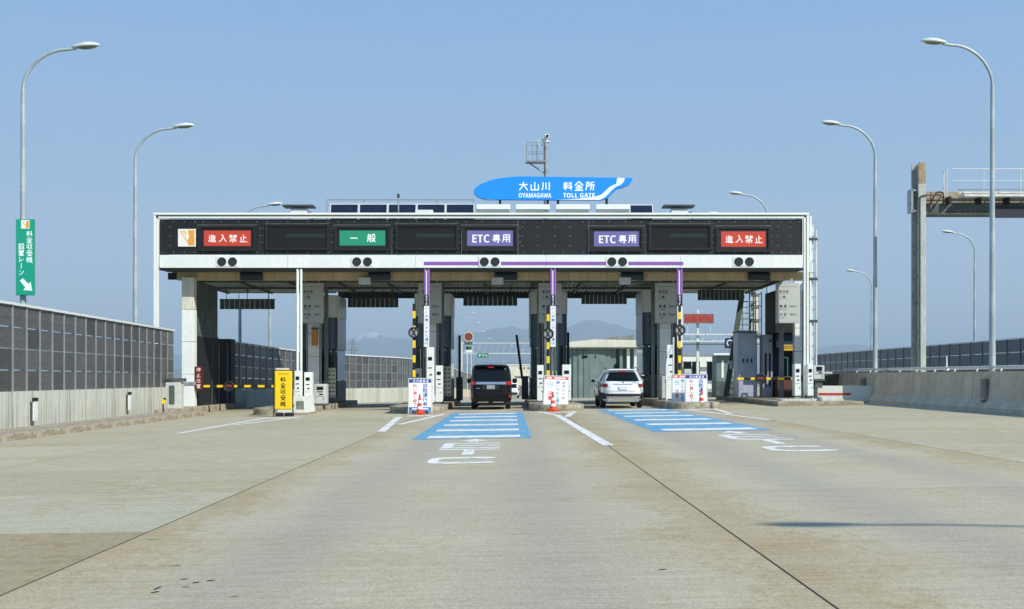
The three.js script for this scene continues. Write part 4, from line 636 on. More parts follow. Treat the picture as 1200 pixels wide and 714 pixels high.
for (const [x, Z, lean, l] of [[-2.5, 60, 0, 'dark upright raised gate bar beside the black van on the island of the refund board'], [0.72, 60, 0.13, 'dark leaning raised gate bar beside the black van by the island between the cars'], [2.75, 58, 0, 'dark upright raised gate bar in front of the grey office']]) { const t = thing('gate_bar', l, 'gate bar', [x, groundAt(x, Z) + 0.2, Z], 'dark raised gate bars'); mesh('bar', rbox(0.12, 2.2, 0.1, 0, 2.1, 0, 0.03).rotateZ(lean), blackMatte, t); mesh('cabinet', rbox(0.32, 1.15, 0.4, 0, 0.57, 0, 0.04), darkSteel, t); }

// white wedge before the first island
function wedge(name, label, x, y, Z, w, h, d) { const t = thing(name, label, 'crash wedge', [x, y, Z]); const g = extrude([[-w / 2, 0], [w / 2, 0], [w / 2 - 0.12, h], [-w / 2 + 0.06, h]], d, 0.02).translate(0, 0, -d); mesh('block', g, std({ map: whitePanel.map, color: lin(235, 235, 230), roughness: 0.8 }), t); mesh('red_stripe', box(w * 0.5, 0.09, 0.012, -w * 0.14, h * 0.55, 0.03), redMat, t); mesh('foot', box(w + 0.1, 0.1, d + 0.1, 0, 0.03, -d / 2), kerbMat, t); return t; }
{ const t = wedge('crash_wedge', 'white block with a red stripe at the island nose behind the yellow board', -8.35, groundAt(-8.4, 47), 46.4, 1.15, 0.66, 2.2); mesh('vent_plate', box(0.28, 0.3, 0.02, 0.36, 0.38, 0.03), greySteel, t); }
// yellow board
{
  const t = thing('yellow_board', 'yellow standing board with black vertical lettering on the island nose', 'sign board', [-8.3, groundAt(-8.3, 45) - 0.02, 44.6]);
  mesh('board', rbox(0.64, 1.42, 0.12, 0, 0.98, 0, 0.04), yellowMat, t);
  mesh('printed_face', face(0.56, 1.36, 0, 0.98, 0.0635), print(230, 560, (c, w, h) => { fill(c, '#f2cf12', 0, 0, w, h); fill(c, '#d8ae12', 40, 22, 150, 26); down(c, '料金収受機', 70, 76, 86, 92, '#1c1a10', 12); }), t, true);
  mesh('frame', [bar([-0.35, 0, 0.05], [-0.34, 1.7, -0.03], 0.018), bar([0.35, 0, 0.05], [0.34, 1.7, -0.03], 0.018), bar([-0.35, 1.7, -0.03], [0.35, 1.7, -0.03], 0.018), bar([-0.3, 0, -0.4], [-0.3, 0.9, -0.05], 0.015), bar([0.3, 0, -0.4], [0.3, 0.9, -0.05], 0.015)], blackMatte, t);
  for (const x of [-0.16, 0.16]) mesh('weight', rbox(0.26, 0.16, 0.3, x, 0.08, -0.1, 0.05), blackMatte, t); mesh('top_plate', box(0.5, 0.06, 0.02, -0.04, 1.76, -0.03), creamMat, t);
}
// lettered stand boards and cones
const refund = print(270, 420, (c, w, h) => { fill(c, '#eef0f2', 0, 0, w, h); fill(c, '#2c3f92', 0, 0, w, 48); across(c, '名古屋高速', 44, 6, 36, 40, '#f2f4f8', 12); down(c, '回数通行券', 166, 58, 62, 62, '#2f58a8', 12); down(c, '払い戻し終了', 48, 58, 52, 52, '#cc3a3a', 12); fill(c, '#2f6db8', 0, h - 44, w, 44); fill(c, '#dfe8f2', 40, h - 32, 70, 20); fill(c, '#dfe8f2', 150, h - 32, 90, 20); });
const caution = print(270, 400, (c, w, h) => { fill(c, '#f1f2f0', 0, 0, w, h); fill(c, '#d6584e', 0, 0, w, 38); fill(c, '#f4ded8', 20, 8, 60, 22); fill(c, '#f4ded8', 110, 8, 130, 22); down(c, '必ずバーが', 196, 54, 46, 50, '#4a6476', 12); down(c, '開いてから通行', 130, 54, 44, 47, '#3e86b4', 12); c.strokeStyle = '#79b7c4'; c.lineWidth = 7; c.beginPath(); c.arc(66, 100, 32, 0, 7); c.stroke(); fill(c, '#79b7c4', 46, 92, 40, 14); down(c, '注意', 38, 188, 58, 64, '#d4433c', 14); });
function standBoard(x, Z, w, h, label, face1, tilt = 0, turn = 0, foot = blueMat) {
  const t = thing('stand_board', label, 'sign board', [x, groundAt(x, Z), Z], undefined, turn);
  const lean = new THREE.Group(); lean.name = 'front_leaf'; lean.rotation.set(-0.1, 0, tilt); t.add(lean);
  mesh('panel', rbox(w, h, 0.03, 0, h / 2 + 0.12, 0, 0.008), whitePanel, lean); mesh('printed_face', face(w - 0.02, h - 0.02, 0, h / 2 + 0.12, 0.0175), face1, lean, true);
  mesh('edge_tube', [bar([-w / 2 - 0.015, 0, 0], [-w / 2 - 0.015, h + 0.14, 0], 0.014), bar([w / 2 + 0.015, 0, 0], [w / 2 + 0.015, h + 0.14, 0], 0.014), bar([-w / 2, h + 0.14, 0], [w / 2, h + 0.14, 0], 0.014)], whiteMetal, lean);
  mesh('back_leg', [bar([-w / 2, 0, -0.62], [-w / 2, h + 0.1, -0.13], 0.014), bar([w / 2, 0, -0.62], [w / 2, h + 0.1, -0.13], 0.014), bar([-w / 2, 0.2, -0.55], [w / 2, 0.2, -0.55], 0.012)], whiteMetal, t);
  mesh('weight', rbox(w * 0.8, 0.14, 0.26, 0, 0.08, -0.3, 0.06), foot, t); return t;
}
standBoard(-3.35, 45.2, 0.84, 1.18, 'white lettered stand board with blue header beside the black van', refund);
standBoard(1.72, 46.6, 0.92, 1.2, 'white stand board with red header leaning between the two cars', caution, -0.045, 0, kerbMat);
standBoard(7.2, 47.2, 0.82, 1.18, 'white lettered stand board with blue header behind a cone near the steel stair', refund, 0, -0.08); standBoard(6.72, 47.9, 0.7, 1.18, 'white stand board with red header half hidden behind the blue header board', caution, 0, -0.1, blueMat);
function cone(x, Z, label) {
  const t = thing('traffic_cone', label, 'traffic cone', [x, groundAt(x, Z), Z], 'orange and white traffic cones'), r = (y) => 0.135 - 0.105 * (y / 0.7);
  const ys = [0.03, 0.2, 0.3, 0.42, 0.52, 0.7]; for (let k = 0; k < 5; k++) mesh(k % 2 ? 'reflective_band' : 'cone_band', cyl(r(ys[k]), r(ys[k + 1]), ys[k + 1] - ys[k], 0, (ys[k] + ys[k + 1]) / 2, 0, 20), k % 2 ? tapeWhite : orangeMat, t);
  mesh('base', rbox(0.38, 0.04, 0.38, 0, 0.02, 0, 0.015), orangeMat, t); mesh('weight_ring', new THREE.TorusGeometry(0.17, 0.04, 8, 20).rotateX(Math.PI / 2).translate(0, 0.07, 0), orangeMat, t); mesh('tip', cyl(0.03, 0.02, 0.04, 0, 0.72, 0), blackMatte, t);
}
cone(-3.3, 44.4, 'traffic cone before the blue header board beside the black van'); cone(1.6, 45.7, 'traffic cone before the red header board between the two cars'); cone(7.28, 46.4, 'traffic cone before the blue header board near the steel stair');

// ---------------------------------------------------------------- lane beside the noise wall
{
  const t = thing('toll_island', 'raised kerb block below the canopy column beside the noise wall', 'toll island', [-13.9, -0.2, 55]); for (let k = 0; k < 7; k++) mesh('kerb_stone', rbox(1.7, 0.3, 1.86, 0, 0.12, 7.2 - k * 1.9, 0.03), kerbMat, t);
  const c = thing('canopy_column', 'pale end column of the canopy beside the noise wall', 'column', [-13.72, 0.05, 52.1]); for (let k = 0; k < 4; k++) mesh('cladding_panel', rbox(0.52, 1.365, 0.5, 0, 0.69 + k * 1.38, 0, 0.015), k > 2 ? creamMat : whitePanel, c); mesh('bracket', [rbox(0.66, 0.16, 0.56, 0, 0.98, 0, 0.03)], galv, c);
  const w = thing('side_wall', 'dark ribbed wall behind the end column with a black door below', 'wall', [-13.6, 0.05, 54.3]); mesh('core', box(0.2, 5.4, 3.6, 0, 2.7, 0), darkSteel, w); for (let k = 0; k < 12; k++) mesh('rib_panel', rbox(0.05, 2.3, 0.27, 0.12, 4.25, 1.62 - k * 0.295, 0.02), darkSteel, w); mesh('door', box(0.06, 3.0, 3.5, 0.13, 1.52, 0), blackMatte, w); mesh('door_frame', [box(0.08, 0.08, 3.6, 0.13, 3.06, 0), box(0.09, 3.0, 0.05, 0.15, 1.5, -0.6)], darkSteel, w);
  const b = thing('black_cabinet', 'tall black cabinet behind the ribbed wall by the noise wall', 'cabinet', [-13.45, 0.0, 57.6]); mesh('body', rbox(0.72, 3.1, 0.9, 0, 1.55, 0, 0.03), blackMatte, b); mesh('door_edge', [box(0.03, 2.8, 0.03, 0.2, 1.5, 0.46), box(0.03, 2.8, 0.03, -0.2, 1.5, 0.46)], greySteel, b);
  const s = thing('stop_sign', 'narrow dark red vertical sign with white characters beside the end column', 'sign', [-13.28, 1.26, 51.95]); mesh('board', rbox(0.36, 1.0, 0.03, 0, 0, 0, 0.006), std({ color: lin(92, 24, 26), roughness: 0.6 }), s); mesh('printed_face', face(0.34, 0.98, 0, 0, 0.0175), print(128, 370, (c2, W, H) => { fill(c2, '#5e1618', 0, 0, W, H); down(c2, '停止位置', 28, 12, 72, 88, '#e6cfc8', 12); }), s, true);
  const m = thing('gate_machine', 'grey gate machine cabinet with a tall white post beside the kerb', 'gate machine', [-13.75, 0.0, 49.2]); mesh('body', rbox(0.62, 1.1, 0.5, 0.2, 0.55, 0, 0.03), greyBoard, m); mesh('panel', [rbox(0.22, 0.75, 0.03, 0.16, 0.6, 0.26, 0.01)], darkSteel, m); mesh('hood', rbox(0.75, 0.14, 0.55, 0.24, 1.2, 0, 0.03), darkSteel, m); mesh('post', [rbox(0.11, 1.85, 0.11, -0.34, 0.92, 0.1, 0.02), rbox(0.09, 1.7, 0.09, -0.2, 0.85, 0.05, 0.02)], whiteMetal, m);
  const y = thing('marker_post', 'small yellow marker post on the brown kerb', 'marker post', [-12.9, 0.0, 45.3]); mesh('post', cyl(0.025, 0.025, 0.4, 0, 0.2, 0), blackMatte, y); mesh('reflector', rbox(0.14, 0.16, 0.03, 0, 0.4, 0.02, 0.02), yellowMat, y); mesh('cap', rbox(0.1, 0.08, 0.05, 0.05, 0.5, 0, 0.02), blackMatte, y);
}
// ---------------------------------------------------------------- canopy end beside the steel stair
{
  const y0 = 0.16;
  const k = thing('toll_island', 'raised concrete island below the blue steel box at the canopy end', 'toll island', [12.2, y0, 56]); for (let i = 0; i < 8; i++) mesh('kerb_stone', rbox(3.4, 0.3, 1.76, 0, 0.05, 7.2 - i * 1.8, 0.04), kerbMat, k);
  const w = wedge('crash_wedge', 'long white wedge barrier with a red stripe beside the brown barrier', 14.05, 0.2, 51.4, 2.7, 0.72, 1.0); void w;
  const n = thing('nose_block', 'rounded grey concrete block at the foot of the white wedge barrier', 'kerb block', [11.95, y0, 49.6]); mesh('block', rbox(2.2, 0.34, 1.3, 0, 0.1, 0, 0.14), concreteWall, n); mesh('front_block', rbox(1.0, 0.46, 0.8, 0.9, 0.14, 0.5, 0.16), concreteWall, n);
  const s = thing('steel_box', 'tall blue grey steel box standing at the foot of the stair', 'steel box', [11.35, y0 + 0.18, 59]); mesh('body', box(0.9, 3.1, 1.2, 0, 1.55, 0), blueSteel, s); mesh('front_sheet', rbox(0.84, 3.02, 0.04, 0, 1.54, 0.62, 0.01), blueSteel, s); mesh('side_sheet', rbox(0.04, 3.0, 1.1, 0.46, 1.54, 0, 0.01), navyMat, s); mesh('handle', [box(0.06, 0.2, 0.04, -0.2, 1.75, 0.66), box(0.06, 0.2, 0.04, 0.0, 1.75, 0.66), box(0.06, 0.2, 0.04, 0.2, 1.75, 0.66)], blackMatte, s); mesh('top_edge', box(0.98, 0.07, 1.28, 0, 3.13, 0), navyMat, s);
  const c2 = thing('steel_cabinet', 'narrow pale blue cabinet with dark slots beside the tall steel box', 'cabinet', [12.25, y0 + 0.18, 58.4]); mesh('body', rbox(0.46, 3.0, 0.8, 0, 1.5, 0, 0.02), blueSteel, c2); mesh('slot', [box(0.09, 1.6, 0.02, -0.1, 1.3, 0.41), box(0.09, 1.6, 0.02, 0.1, 1.3, 0.41)], blackMatte, c2); mesh('mark', cylZ(0.06, 0.01, 0.12, 2.7, 0.41), navyMat, c2);
  const p = thing('grey_post', 'square grey post between the steel cabinet and the canopy end booth', 'post', [12.45, y0 + 0.18, 56]); mesh('post', rbox(0.2, 3.2, 0.2, 0, 1.6, 0, 0.02), greySteel, p); mesh('foot', rbox(0.4, 0.06, 0.4, 0, 0.03, 0, 0.01), darkSteel, p);
  const b = thing('toll_booth', 'dark booth with a yellow plate and a green frame at the canopy end', 'toll booth', [12.8, y0 + 0.18, 57.2]); mesh('roof_box', rbox(1.7, 2.0, 2.2, 0.35, 4.0, -0.6, 0.05), blackMatte, b); mesh('back_wall', box(1.6, 3.0, 0.1, 0.3, 1.5, -1.4), navyMat, b); mesh('lintel', rbox(1.2, 0.62, 0.12, 0.25, 2.65, 0.1, 0.02), navyMat, b); mesh('side_wall', box(0.1, 3.0, 1.6, 0.98, 1.5, -0.6), darkSteel, b); mesh('counter', rbox(1.1, 1.0, 0.6, 0.3, 0.5, -0.4, 0.03), std({ color: lin(96, 60, 46), roughness: 0.7 }), b); mesh('yellow_plate', rbox(0.68, 0.28, 0.03, 0.2, 2.34, 0.2, 0.01), std({ color: lin(214, 178, 52), roughness: 0.5 }), b); mesh('plate_marks', [box(0.5, 0.03, 0.006, 0.2, 2.4, 0.219), box(0.4, 0.03, 0.006, 0.16, 2.32, 0.219)], darkSteel, b); mesh('green_frame', [box(0.05, 1.0, 0.05, -0.1, 1.4, 0.3), box(0.05, 1.0, 0.05, 0.14, 1.4, 0.3), box(0.19, 0.05, 0.05, 0.02, 1.88, 0.3), box(0.19, 0.05, 0.05, 0.02, 0.92, 0.3)], greenMat, b);
  const col = thing('canopy_column', 'white clad column at the canopy end beside the lattice mast', 'column', [12.95, y0 + 0.18, 55.4]); for (let i = 0; i < 5; i++) mesh('cladding_panel', rbox(0.34, 1.045, 0.4, 0.1, 0.53 + i * 1.06, 0, 0.015), whitePanel, col); mesh('dark_post', box(0.12, 5.3, 0.3, 0.38, 2.65, 0.2), darkSteel, col);
  cabinet(11.95, y0 + 0.3, 50.9, 0.26, 1.4, 0.45, 'slim white machine under the price board at the canopy end'); cabinet(12.45, y0 + 0.3, 50.8, 0.24, 1.4, 0.45, 'slim white machine under the white canopy leg beside the gate cabinet');
  const g = cabinet(12.85, y0 + 1.0, 50.9, 0.44, 0.64, 0.4, 'pale green gate cabinet holding the lowered arm beside the wedge barrier', { mat: greyBoard, name: 'gate_machine', cat: 'gate machine' }); mesh('stand', [box(0.12, 1.0, 0.2, -0.1, -0.5, 0), box(0.3, 0.3, 0.3, 0, -0.15, 0)], darkSteel, g);
  const wl = thing('service_wall', 'plain grey brown cabinet wall beyond the ladder mast', 'wall', [14.35, 0.1, 63]); mesh('body', box(1.3, 2.9, 0.4, 0, 1.45, 0), greySteel, wl); mesh('coping', box(1.36, 0.08, 0.46, 0, 2.94, 0), darkSteel, wl);
  // stair
  const st = thing('steel_stair', 'steep green grey steel stair with cage rails behind the closed lane', 'stair', [11.2, y0, 60.5]);
  const lo = [-0.55, 0, 1.0], hi = [0.3, 5.2, -1.4];
  for (const dx of [0, 0.85]) mesh('stringer', [extrude([[lo[0] - 0.12, 0], [lo[0] + 0.14, 0], [hi[0] + 0.12, 5.2], [hi[0] - 0.14, 5.2]], 0.08).translate(dx, 0, dx ? -0.6 : 0)], std({ color: lin(84, 94, 84), roughness: 0.6 }), st);
  for (let i = 1; i < 18; i++) { const f = i / 18; mesh('tread', box(0.8, 0.04, 0.26, lo[0] + (hi[0] - lo[0]) * f + 0.45, 5.2 * f, -0.3), greyGreen, st); }
  const cg = []; for (const x of [0.75, 1.05, 1.35]) cg.push(bar([x, 3.2, -0.4], [x, 5.4, -0.4], 0.03)); for (const y of [3.3, 4.0, 4.7, 5.3]) cg.push(bar([0.75, y, -0.4], [1.35, y, -0.4], 0.03)); mesh('cage_rail', cg, std({ color: lin(70, 78, 72), roughness: 0.6 }), st); mesh('cage_panel', box(0.4, 2.2, 0.04, 1.05, 4.3, -0.5), whitePanel, st); mesh('landing', box(1.8, 0.1, 1.4, 0.9, 3.15, -0.8), darkSteel, st); mesh('label_plate', rbox(0.14, 0.4, 0.02, -0.28, 1.75, 0.12, 0.01), whitePanel, st);
}

// ---------------------------------------------------------------- beyond the gate
{
  const t = thing('toll_office', 'low grey green office building with a flat overhanging roof beyond the white car', 'building', [9.4, groundAt(9, 118) - 0.1, 118]);
  const wall = (x0, x1, z0, z1) => { const n = 9; const W = 8.2 / n; return [W]; }; void wall;
  for (let k = 0; k < 9; k++) mesh('wall_panel', rbox(0.517, 4.9, 0.2, -3.6 + k * 0.52, 2.45, 0.3 - 0.12 * (4 - k) ** 2 / 6, 0.01), greyGreen, t);
  mesh('wall_core', box(7.4, 4.9, 7, 0.1, 2.45, -4.4), greyGreen, t);
  mesh('plinth', box(7.6, 0.9, 7.2, 0.1, 0.45, -4.3), darkSteel, t);
  mesh('roof', [extrude([[-4.4, 0], [4.2, 0], [4.2, 0.62], [-1.2, 0.75], [-4.4, 0.42]], 8.2, 0.03).translate(0, 4.95, -7.6)], creamMat, t); mesh('roof_edge', box(8.8, 0.14, 0.2, -0.1, 4.9, 0.75), darkSteel, t); mesh('roof_top', [extrude([[-4.1, 0.4], [-1.2, 0.75], [2.6, 1.2], [2.6, 0.6], [-4, 0.3]], 6, 0.02).translate(0, 5.0, -7.2)], greySteel, t);
  for (const x of [-2.2, -1.4]) mesh('window', box(0.5, 0.28, 0.06, x, 4.05, 0.36), blackGloss, t);
  for (const x of [1.3, 2.0, 2.7, 3.4]) mesh('pillar', rbox(0.3, 4.9, 0.3, x, 2.45, 0.1, 0.04), x > 1.9 ? whitePanel : greyGreen, t); mesh('door', box(0.8, 2.4, 0.08, 0.95, 1.2, -0.12 + 0.3), darkSteel, t); mesh('door_light', box(0.5, 1.0, 0.03, 0.95, 2.9, 0.2), glassDark, t); mesh('vent_pipe', cyl(0.2, 0.2, 1.3, 3.6, 6.3, -1), whiteMetal, t);
}
{
  const t = thing('gate_shed', 'small green grey shed with a white overhanging roof behind the closed lane', 'shed', [16.2, groundAt(16, 92), 92]);
  mesh('wall', box(1.6, 3.1, 2, 0, 1.55, 0), greyGreen, t); mesh('plinth', box(1.66, 1.2, 2.06, 0, 0.6, 0), darkSteel, t); mesh('roof', rbox(2.4, 0.16, 2.8, 0.1, 3.2, 0.1, 0.03), whitePanel, t); for (const x of [-0.35, 0.15, 0.5]) mesh('window', box(0.18, 1.3, 0.05, x, 2.1, 1.01), whitePanel, t);
  const b = thing('service_building', 'low white service building with dark windows behind the lettered boards', 'building', [19.5, groundAt(19, 125) - 0.2, 130]); mesh('wall', box(7, 4.6, 6, 0, 2.3, 0), whitePanel, b); mesh('parapet', box(7.2, 0.2, 6.2, 0, 4.6, 0), galv, b); for (const [x, w] of [[-2.2, 0.6], [-0.6, 1.7], [1.6, 1.2]]) { const q = mesh('window', box(w, 2.0, 0.06, x, 2.9, 3.01), blackGloss, b); mesh('frame', [box(w + 0.1, 0.08, 0.1, x, 3.92, 3.02), box(0.06, 2, 0.1, x, 2.9, 3.03)], whiteMetal, q); }
}
{
  const s = 11.5, t = thing('red_board_gantry', 'red brown lettered board on a white far gantry over the road', 'gantry', [24, 0, 124]);
  mesh('board', rbox(3.0, 0.95, 0.15, -4.85, 7.2, 0.2, 0.02), brownRed, t); mesh('board_marks', [-6.0, -5.3, -4.6, -3.9].map((x) => box(0.5, 0.4, 0.02, x, 7.2, 0.285)), redMat, t);
  for (const y of [4.9, 5.6]) mesh('chord', box(14, 0.14, 0.3, -2, y, 0), whiteMetal, t); mesh('web', [...Array(13).keys()].map((k) => bar([-9 + k * 1.1, 4.9, 0], [-8.45 + k * 1.1, 5.6, 0], 0.04)), whiteMetal, t); mesh('walkway', box(14, 0.1, 0.8, -2, 4.6, 0), darkSteel, t); for (const x of [-4.9, 4.6]) mesh('leg', rbox(0.28, 9, 0.3, x, 3.6, -0.3, 0.03), whiteMetal, t); mesh('hanger', [bar([-6, 5.6, 0], [-6, 6.8, 0.1], 0.05), bar([-3.7, 5.6, 0], [-3.7, 6.8, 0.1], 0.05)], whiteMetal, t);
  const q = thing('round_board', 'small dark board with a white curved mark below the far gantry', 'sign', [21.6, 4.6, 120]); mesh('board', rbox(1.0, 1.0, 0.08, 0, 0, 0, 0.02), navyMat, q); mesh('mark', new THREE.TorusGeometry(0.28, 0.06, 8, 20, 4.2).translate(0, 0, 0.05), whitePanel, q); mesh('post', cyl(0.05, 0.05, 5, 0, -2.5, -0.08), galv, q); void s;
}
{
  const t = thing('speed_sign', 'round dark red sign with a pale rim on a side arm beyond the black van', 'sign', [-5.9, 6.7, 172]);
  mesh('disc', cylZ(0.62, 0.08, 0, 0.2, 0), std({ color: lin(128, 58, 48), roughness: 0.6 }), t); mesh('rim', new THREE.TorusGeometry(0.62, 0.05, 8, 32).translate(0, 0.2, 0.02), creamMat, t); mesh('marks', [box(0.2, 0.4, 0.02, -0.18, 0.2, 0.05), box(0.2, 0.4, 0.02, 0.18, 0.2, 0.05)], brownRed, t); mesh('text_box', rbox(1.15, 0.4, 0.1, -0.02, -0.72, 0, 0.02), darkSteel, t); mesh('arm', [bar([-1.5, -0.35, -0.1], [0, -0.35, -0.1], 0.06)], galv, t); mesh('post', cyl(0.12, 0.12, 9.5, -1.5, -4.4, -0.1), galv, t);
  const g = thing('direction_sign', 'small green and white direction sign below the round red sign', 'sign', [-5.85, 5.15, 172.6]); mesh('board', rbox(0.95, 0.95, 0.06, 0, 0, 0, 0.02), tapeWhite, g); mesh('green_field', box(0.85, 0.5, 0.012, 0, 0.2, 0.035), greenMat, g); mesh('arrow', extrude([[-0.35, 0.1], [0.35, 0.1], [0.35, 0.4]], 0.01).translate(0, 0, 0.042), darkSteel, g); mesh('post', [cyl(0.06, 0.06, 6.8, -0.25, -3.6, -0.08), cyl(0.06, 0.06, 6.8, 0.3, -3.6, -0.08)], whiteMetal, g);
  const h = thing('far_gantry', 'thin white gantry with two bars spanning the far road', 'gantry', [-2.2, 0, 190]); for (const y of [6.5, 4.9]) mesh('beam', [box(11, 0.12, 0.2, 0, y, 0)], whiteMetal, h); for (const x of [-5.4, 5.4]) mesh('leg', cyl(0.14, 0.12, 9.5, x, 2.0, 0), whiteMetal, h); mesh('web', [...Array(10).keys()].map((k) => bar([-5 + k, 4.9, 0], [-4.5 + k, 6.5, 0], 0.02)), whiteMetal, h);
  const e = thing('exit_sign', 'green hanging direction sign with white marks on the far gantry', 'sign', [-4.25, 4.55, 188.6]); mesh('board', rbox(1.7, 0.72, 0.06, 0, 0, 0, 0.02), std({ color: lin(24, 128, 96), roughness: 0.5 }), e); mesh('marks', [box(0.12, 0.4, 0.02, -0.55, 0, 0.04), box(0.36, 0.1, 0.02, -0.3, 0.1, 0.04), box(0.1, 0.4, 0.02, 0.05, 0, 0.04), box(0.3, 0.1, 0.02, 0.4, 0.16, 0.04).rotateZ(-0.2), box(0.12, 0.3, 0.02, 0.6, -0.1, 0.04)], tapeWhite, e); mesh('hanger', [bar([-0.6, 0.3, -0.3], [-0.6, 0.4, -1.3], 0.03), bar([0.6, 0.3, -0.3], [0.6, 0.4, -1.3], 0.03)], galv, e);
}
{
  const t = thing('cream_building', 'cream flat roofed building with a dark window band far down the road', 'building', [3.2, -2.4, 205]); mesh('wall', box(7.4, 5.6, 6, 0, 2.8, 0), creamMat, t); mesh('window_band', box(3.6, 0.36, 0.05, -0.6, 3.6, 3.01), greySteel, t); for (const x of [-1.6, -0.9, -0.2]) mesh('window', box(0.3, 0.26, 0.05, x, 5.1, 3.01), darkSteel, t); mesh('parapet', box(7.6, 0.16, 6.2, 0, 5.62, 0), whitePanel, t);
  const r = thing('guard_rail', 'dark guard rail in front of the cream building', 'guard rail', [3.4, -1.9, 190]); mesh('rail', box(8, 1.7, 0.15, 0, 0.8, 0), greySteel, r); mesh('top_rail', box(8, 0.12, 0.25, 0, 1.74, 0), darkSteel, r);
}
{ // power pylon far off between the hills and the wall
  const t = thing('power_pylon', 'faint lattice power pylon before the snowy mountain', 'pylon', [-258, -14, 2000]); const H = 76, g = []; const at = (y) => 5.5 * (1 - y / H) + 1; for (const [sx, sz] of [[1, 1], [1, -1], [-1, 1], [-1, -1]]) { g.push(bar([sx * at(0), 0, sz * at(0)], [sx, H, sz], 0.35, 5)); } for (let k = 0; k < 9; k++) { const y = k * 8, y2 = y + 8; g.push(bar([-at(y), y, at(y)], [at(y2), y2, at(y2)], 0.22, 4), bar([at(y), y, at(y)], [-at(y2), y2, at(y2)], 0.22, 4)); } mesh('tower', g, greySteel, t); for (const y of [48, 58, 68]) mesh('cross_arm', [bar([-9, y, 0], [9, y, 0], 0.4, 5), bar([-9, y, 0], [0, y + 4, 0], 0.25, 5), bar([9, y, 0], [0, y + 4, 0], 0.25, 5)], greySteel, t); }
// gantry over the far carriageway
{
  const x0 = 16.5, Z = 49.5, s = 1430 / Z, Y = (v) => 1.35 + (441 - v) / s, t = thing('sign_gantry', 'weathered steel gantry with a railed walkway beyond the brown barrier', 'gantry', [x0, 0, Z]);
  const rust = std({ map: paintMottle(131, [148, 126, 96], [176, 168, 150], 1.5), roughness: 0.75 }), gs = std({ map: paintMottle(133, [166, 174, 168], [190, 196, 188], 2), roughness: 0.6 });
  mesh('column_flange', [box(0.3, Y(205) - 0.0, 0.05, 0.12, Y(205) / 2, 0.3), box(0.3, Y(192), 0.05, 0.12, Y(192) / 2, -0.3)], gs, t); mesh('column_head', box(0.3, Y(192) - Y(205) + 0.4, 0.054, 0.12, (Y(192) + Y(205)) / 2 - 0.2, 0.304), rust, t); mesh('column_web', box(0.06, Y(192), 0.55, 0.12, Y(192) / 2, 0), gs, t);
  mesh('column_flange', [box(0.14, Y(193), 0.06, -0.11, Y(193) / 2, -0.1)], galv, t); mesh('batten', [...Array(8).keys()].map((k) => box(0.36, 0.12, 0.04, 0.0, 1 + k * 1.1, 0.0)), galv, t);
  mesh('conduit', [cyl(0.025, 0.025, Y(235), 0.02, Y(235) / 2, 0.36), tube([[0.02, Y(236), 0.36], [0.04, Y(232), 0.36], [0.2, Y(230.5), 0.36], [0.9, Y(230), 0.36]], 0.03)], darkSteel, t);
  mesh('side_bracket', [box(0.08, 0.95, 0.5, -0.26, Y(236), 0), box(0.26, 0.06, 0.5, -0.14, Y(224), 0), box(0.26, 0.06, 0.5, -0.14, Y(248), 0)], galv, t);
  const L = 15.5, yb = Y(251), yt = Y(226);
  mesh('beam', [box(L, yt - yb, 0.5, L / 2 + 0.27, (yt + yb) / 2 + 0.1, -0.6)], rust, t); mesh('beam_front', box(L, 0.42, 0.06, L / 2 + 0.27, yb + 0.21, 0.08), darkSteel, t); mesh('beam_soffit', box(L, 0.05, 0.9, L / 2 + 0.27, yb, -0.3), darkSteel, t);
  const X = (u) => (u - 598) / s - x0;
  mesh('walkway', [box(L - 1.5, 0.09, 0.7, L / 2 + 0.95, Y(231.5), 0.3), box(L - 1.5, 0.07, 0.05, L / 2 + 0.95, Y(222.5), -0.05), box(L - 1.5, 0.05, 0.05, L / 2 + 0.95, Y(225.5), 0.0)], whiteMetal, t);
  for (let k = 0; k < 10; k++) mesh('rail_post', bar([X(1104) + k * 1.47, Y(232), 0.6], [X(1104) + k * 1.47, Y(201), 0.6], 0.022), whiteMetal, t);
  mesh('hand_rail', [bar([X(1110), Y(201), 0.6], [L, Y(201), 0.6], 0.022), bar([X(1110), Y(214.5), 0.6], [L, Y(214.5), 0.6], 0.016), bar([X(1101), Y(204), 0.6], [X(1106), Y(202), 0.0], 0.02), bar([X(1101), Y(232), 0.6], [X(1101), Y(204), 0.6], 0.02), bar([X(1106), Y(232), 0], [X(1106), Y(202), 0], 0.02)], whiteMetal, t);
  mesh('cable_loop', [tube([[0.35, Y(246), 0.2], [0.55, Y(236), 0.2], [0.75, Y(226.5), 0.2], [1.0, Y(227), 0.2], [1.0, Y(240), 0.2]], 0.03), tube([[0.6, Y(246), 0.2], [0.8, Y(236), 0.2], [0.95, Y(231), 0.2], [1.05, Y(238), 0.2]], 0.025)], std({ color: lin(66, 48, 38), roughness: 0.8 }), t);
  mesh('sign_back', box(9, 0.45, 0.12, X(1163) + 4.5, Y(249.5), 0.2), std({ color: lin(34, 32, 48), roughness: 0.6 }), t);
  for (const u of [1110, 1145, 1178]) mesh('walkway_bracket', box(0.1, 0.3, 0.5, X(u), Y(236), 0.15), blackMatte, t);
  mesh('far_column', box(0.4, Y(200), 0.6, L + 0.3, Y(200) / 2, -0.4), gs, t);
  const b = thing('white_beacon', 'small white beacon on the rail of the brown barrier', 'beacon', [15.5, 1.55, 43.3]); mesh('base', cyl(0.1, 0.07, 0.12, 0, 0.06, 0), whitePanel, b); mesh('stem', cyl(0.03, 0.02, 0.42, 0, 0.3, 0), whitePanel, b);
}

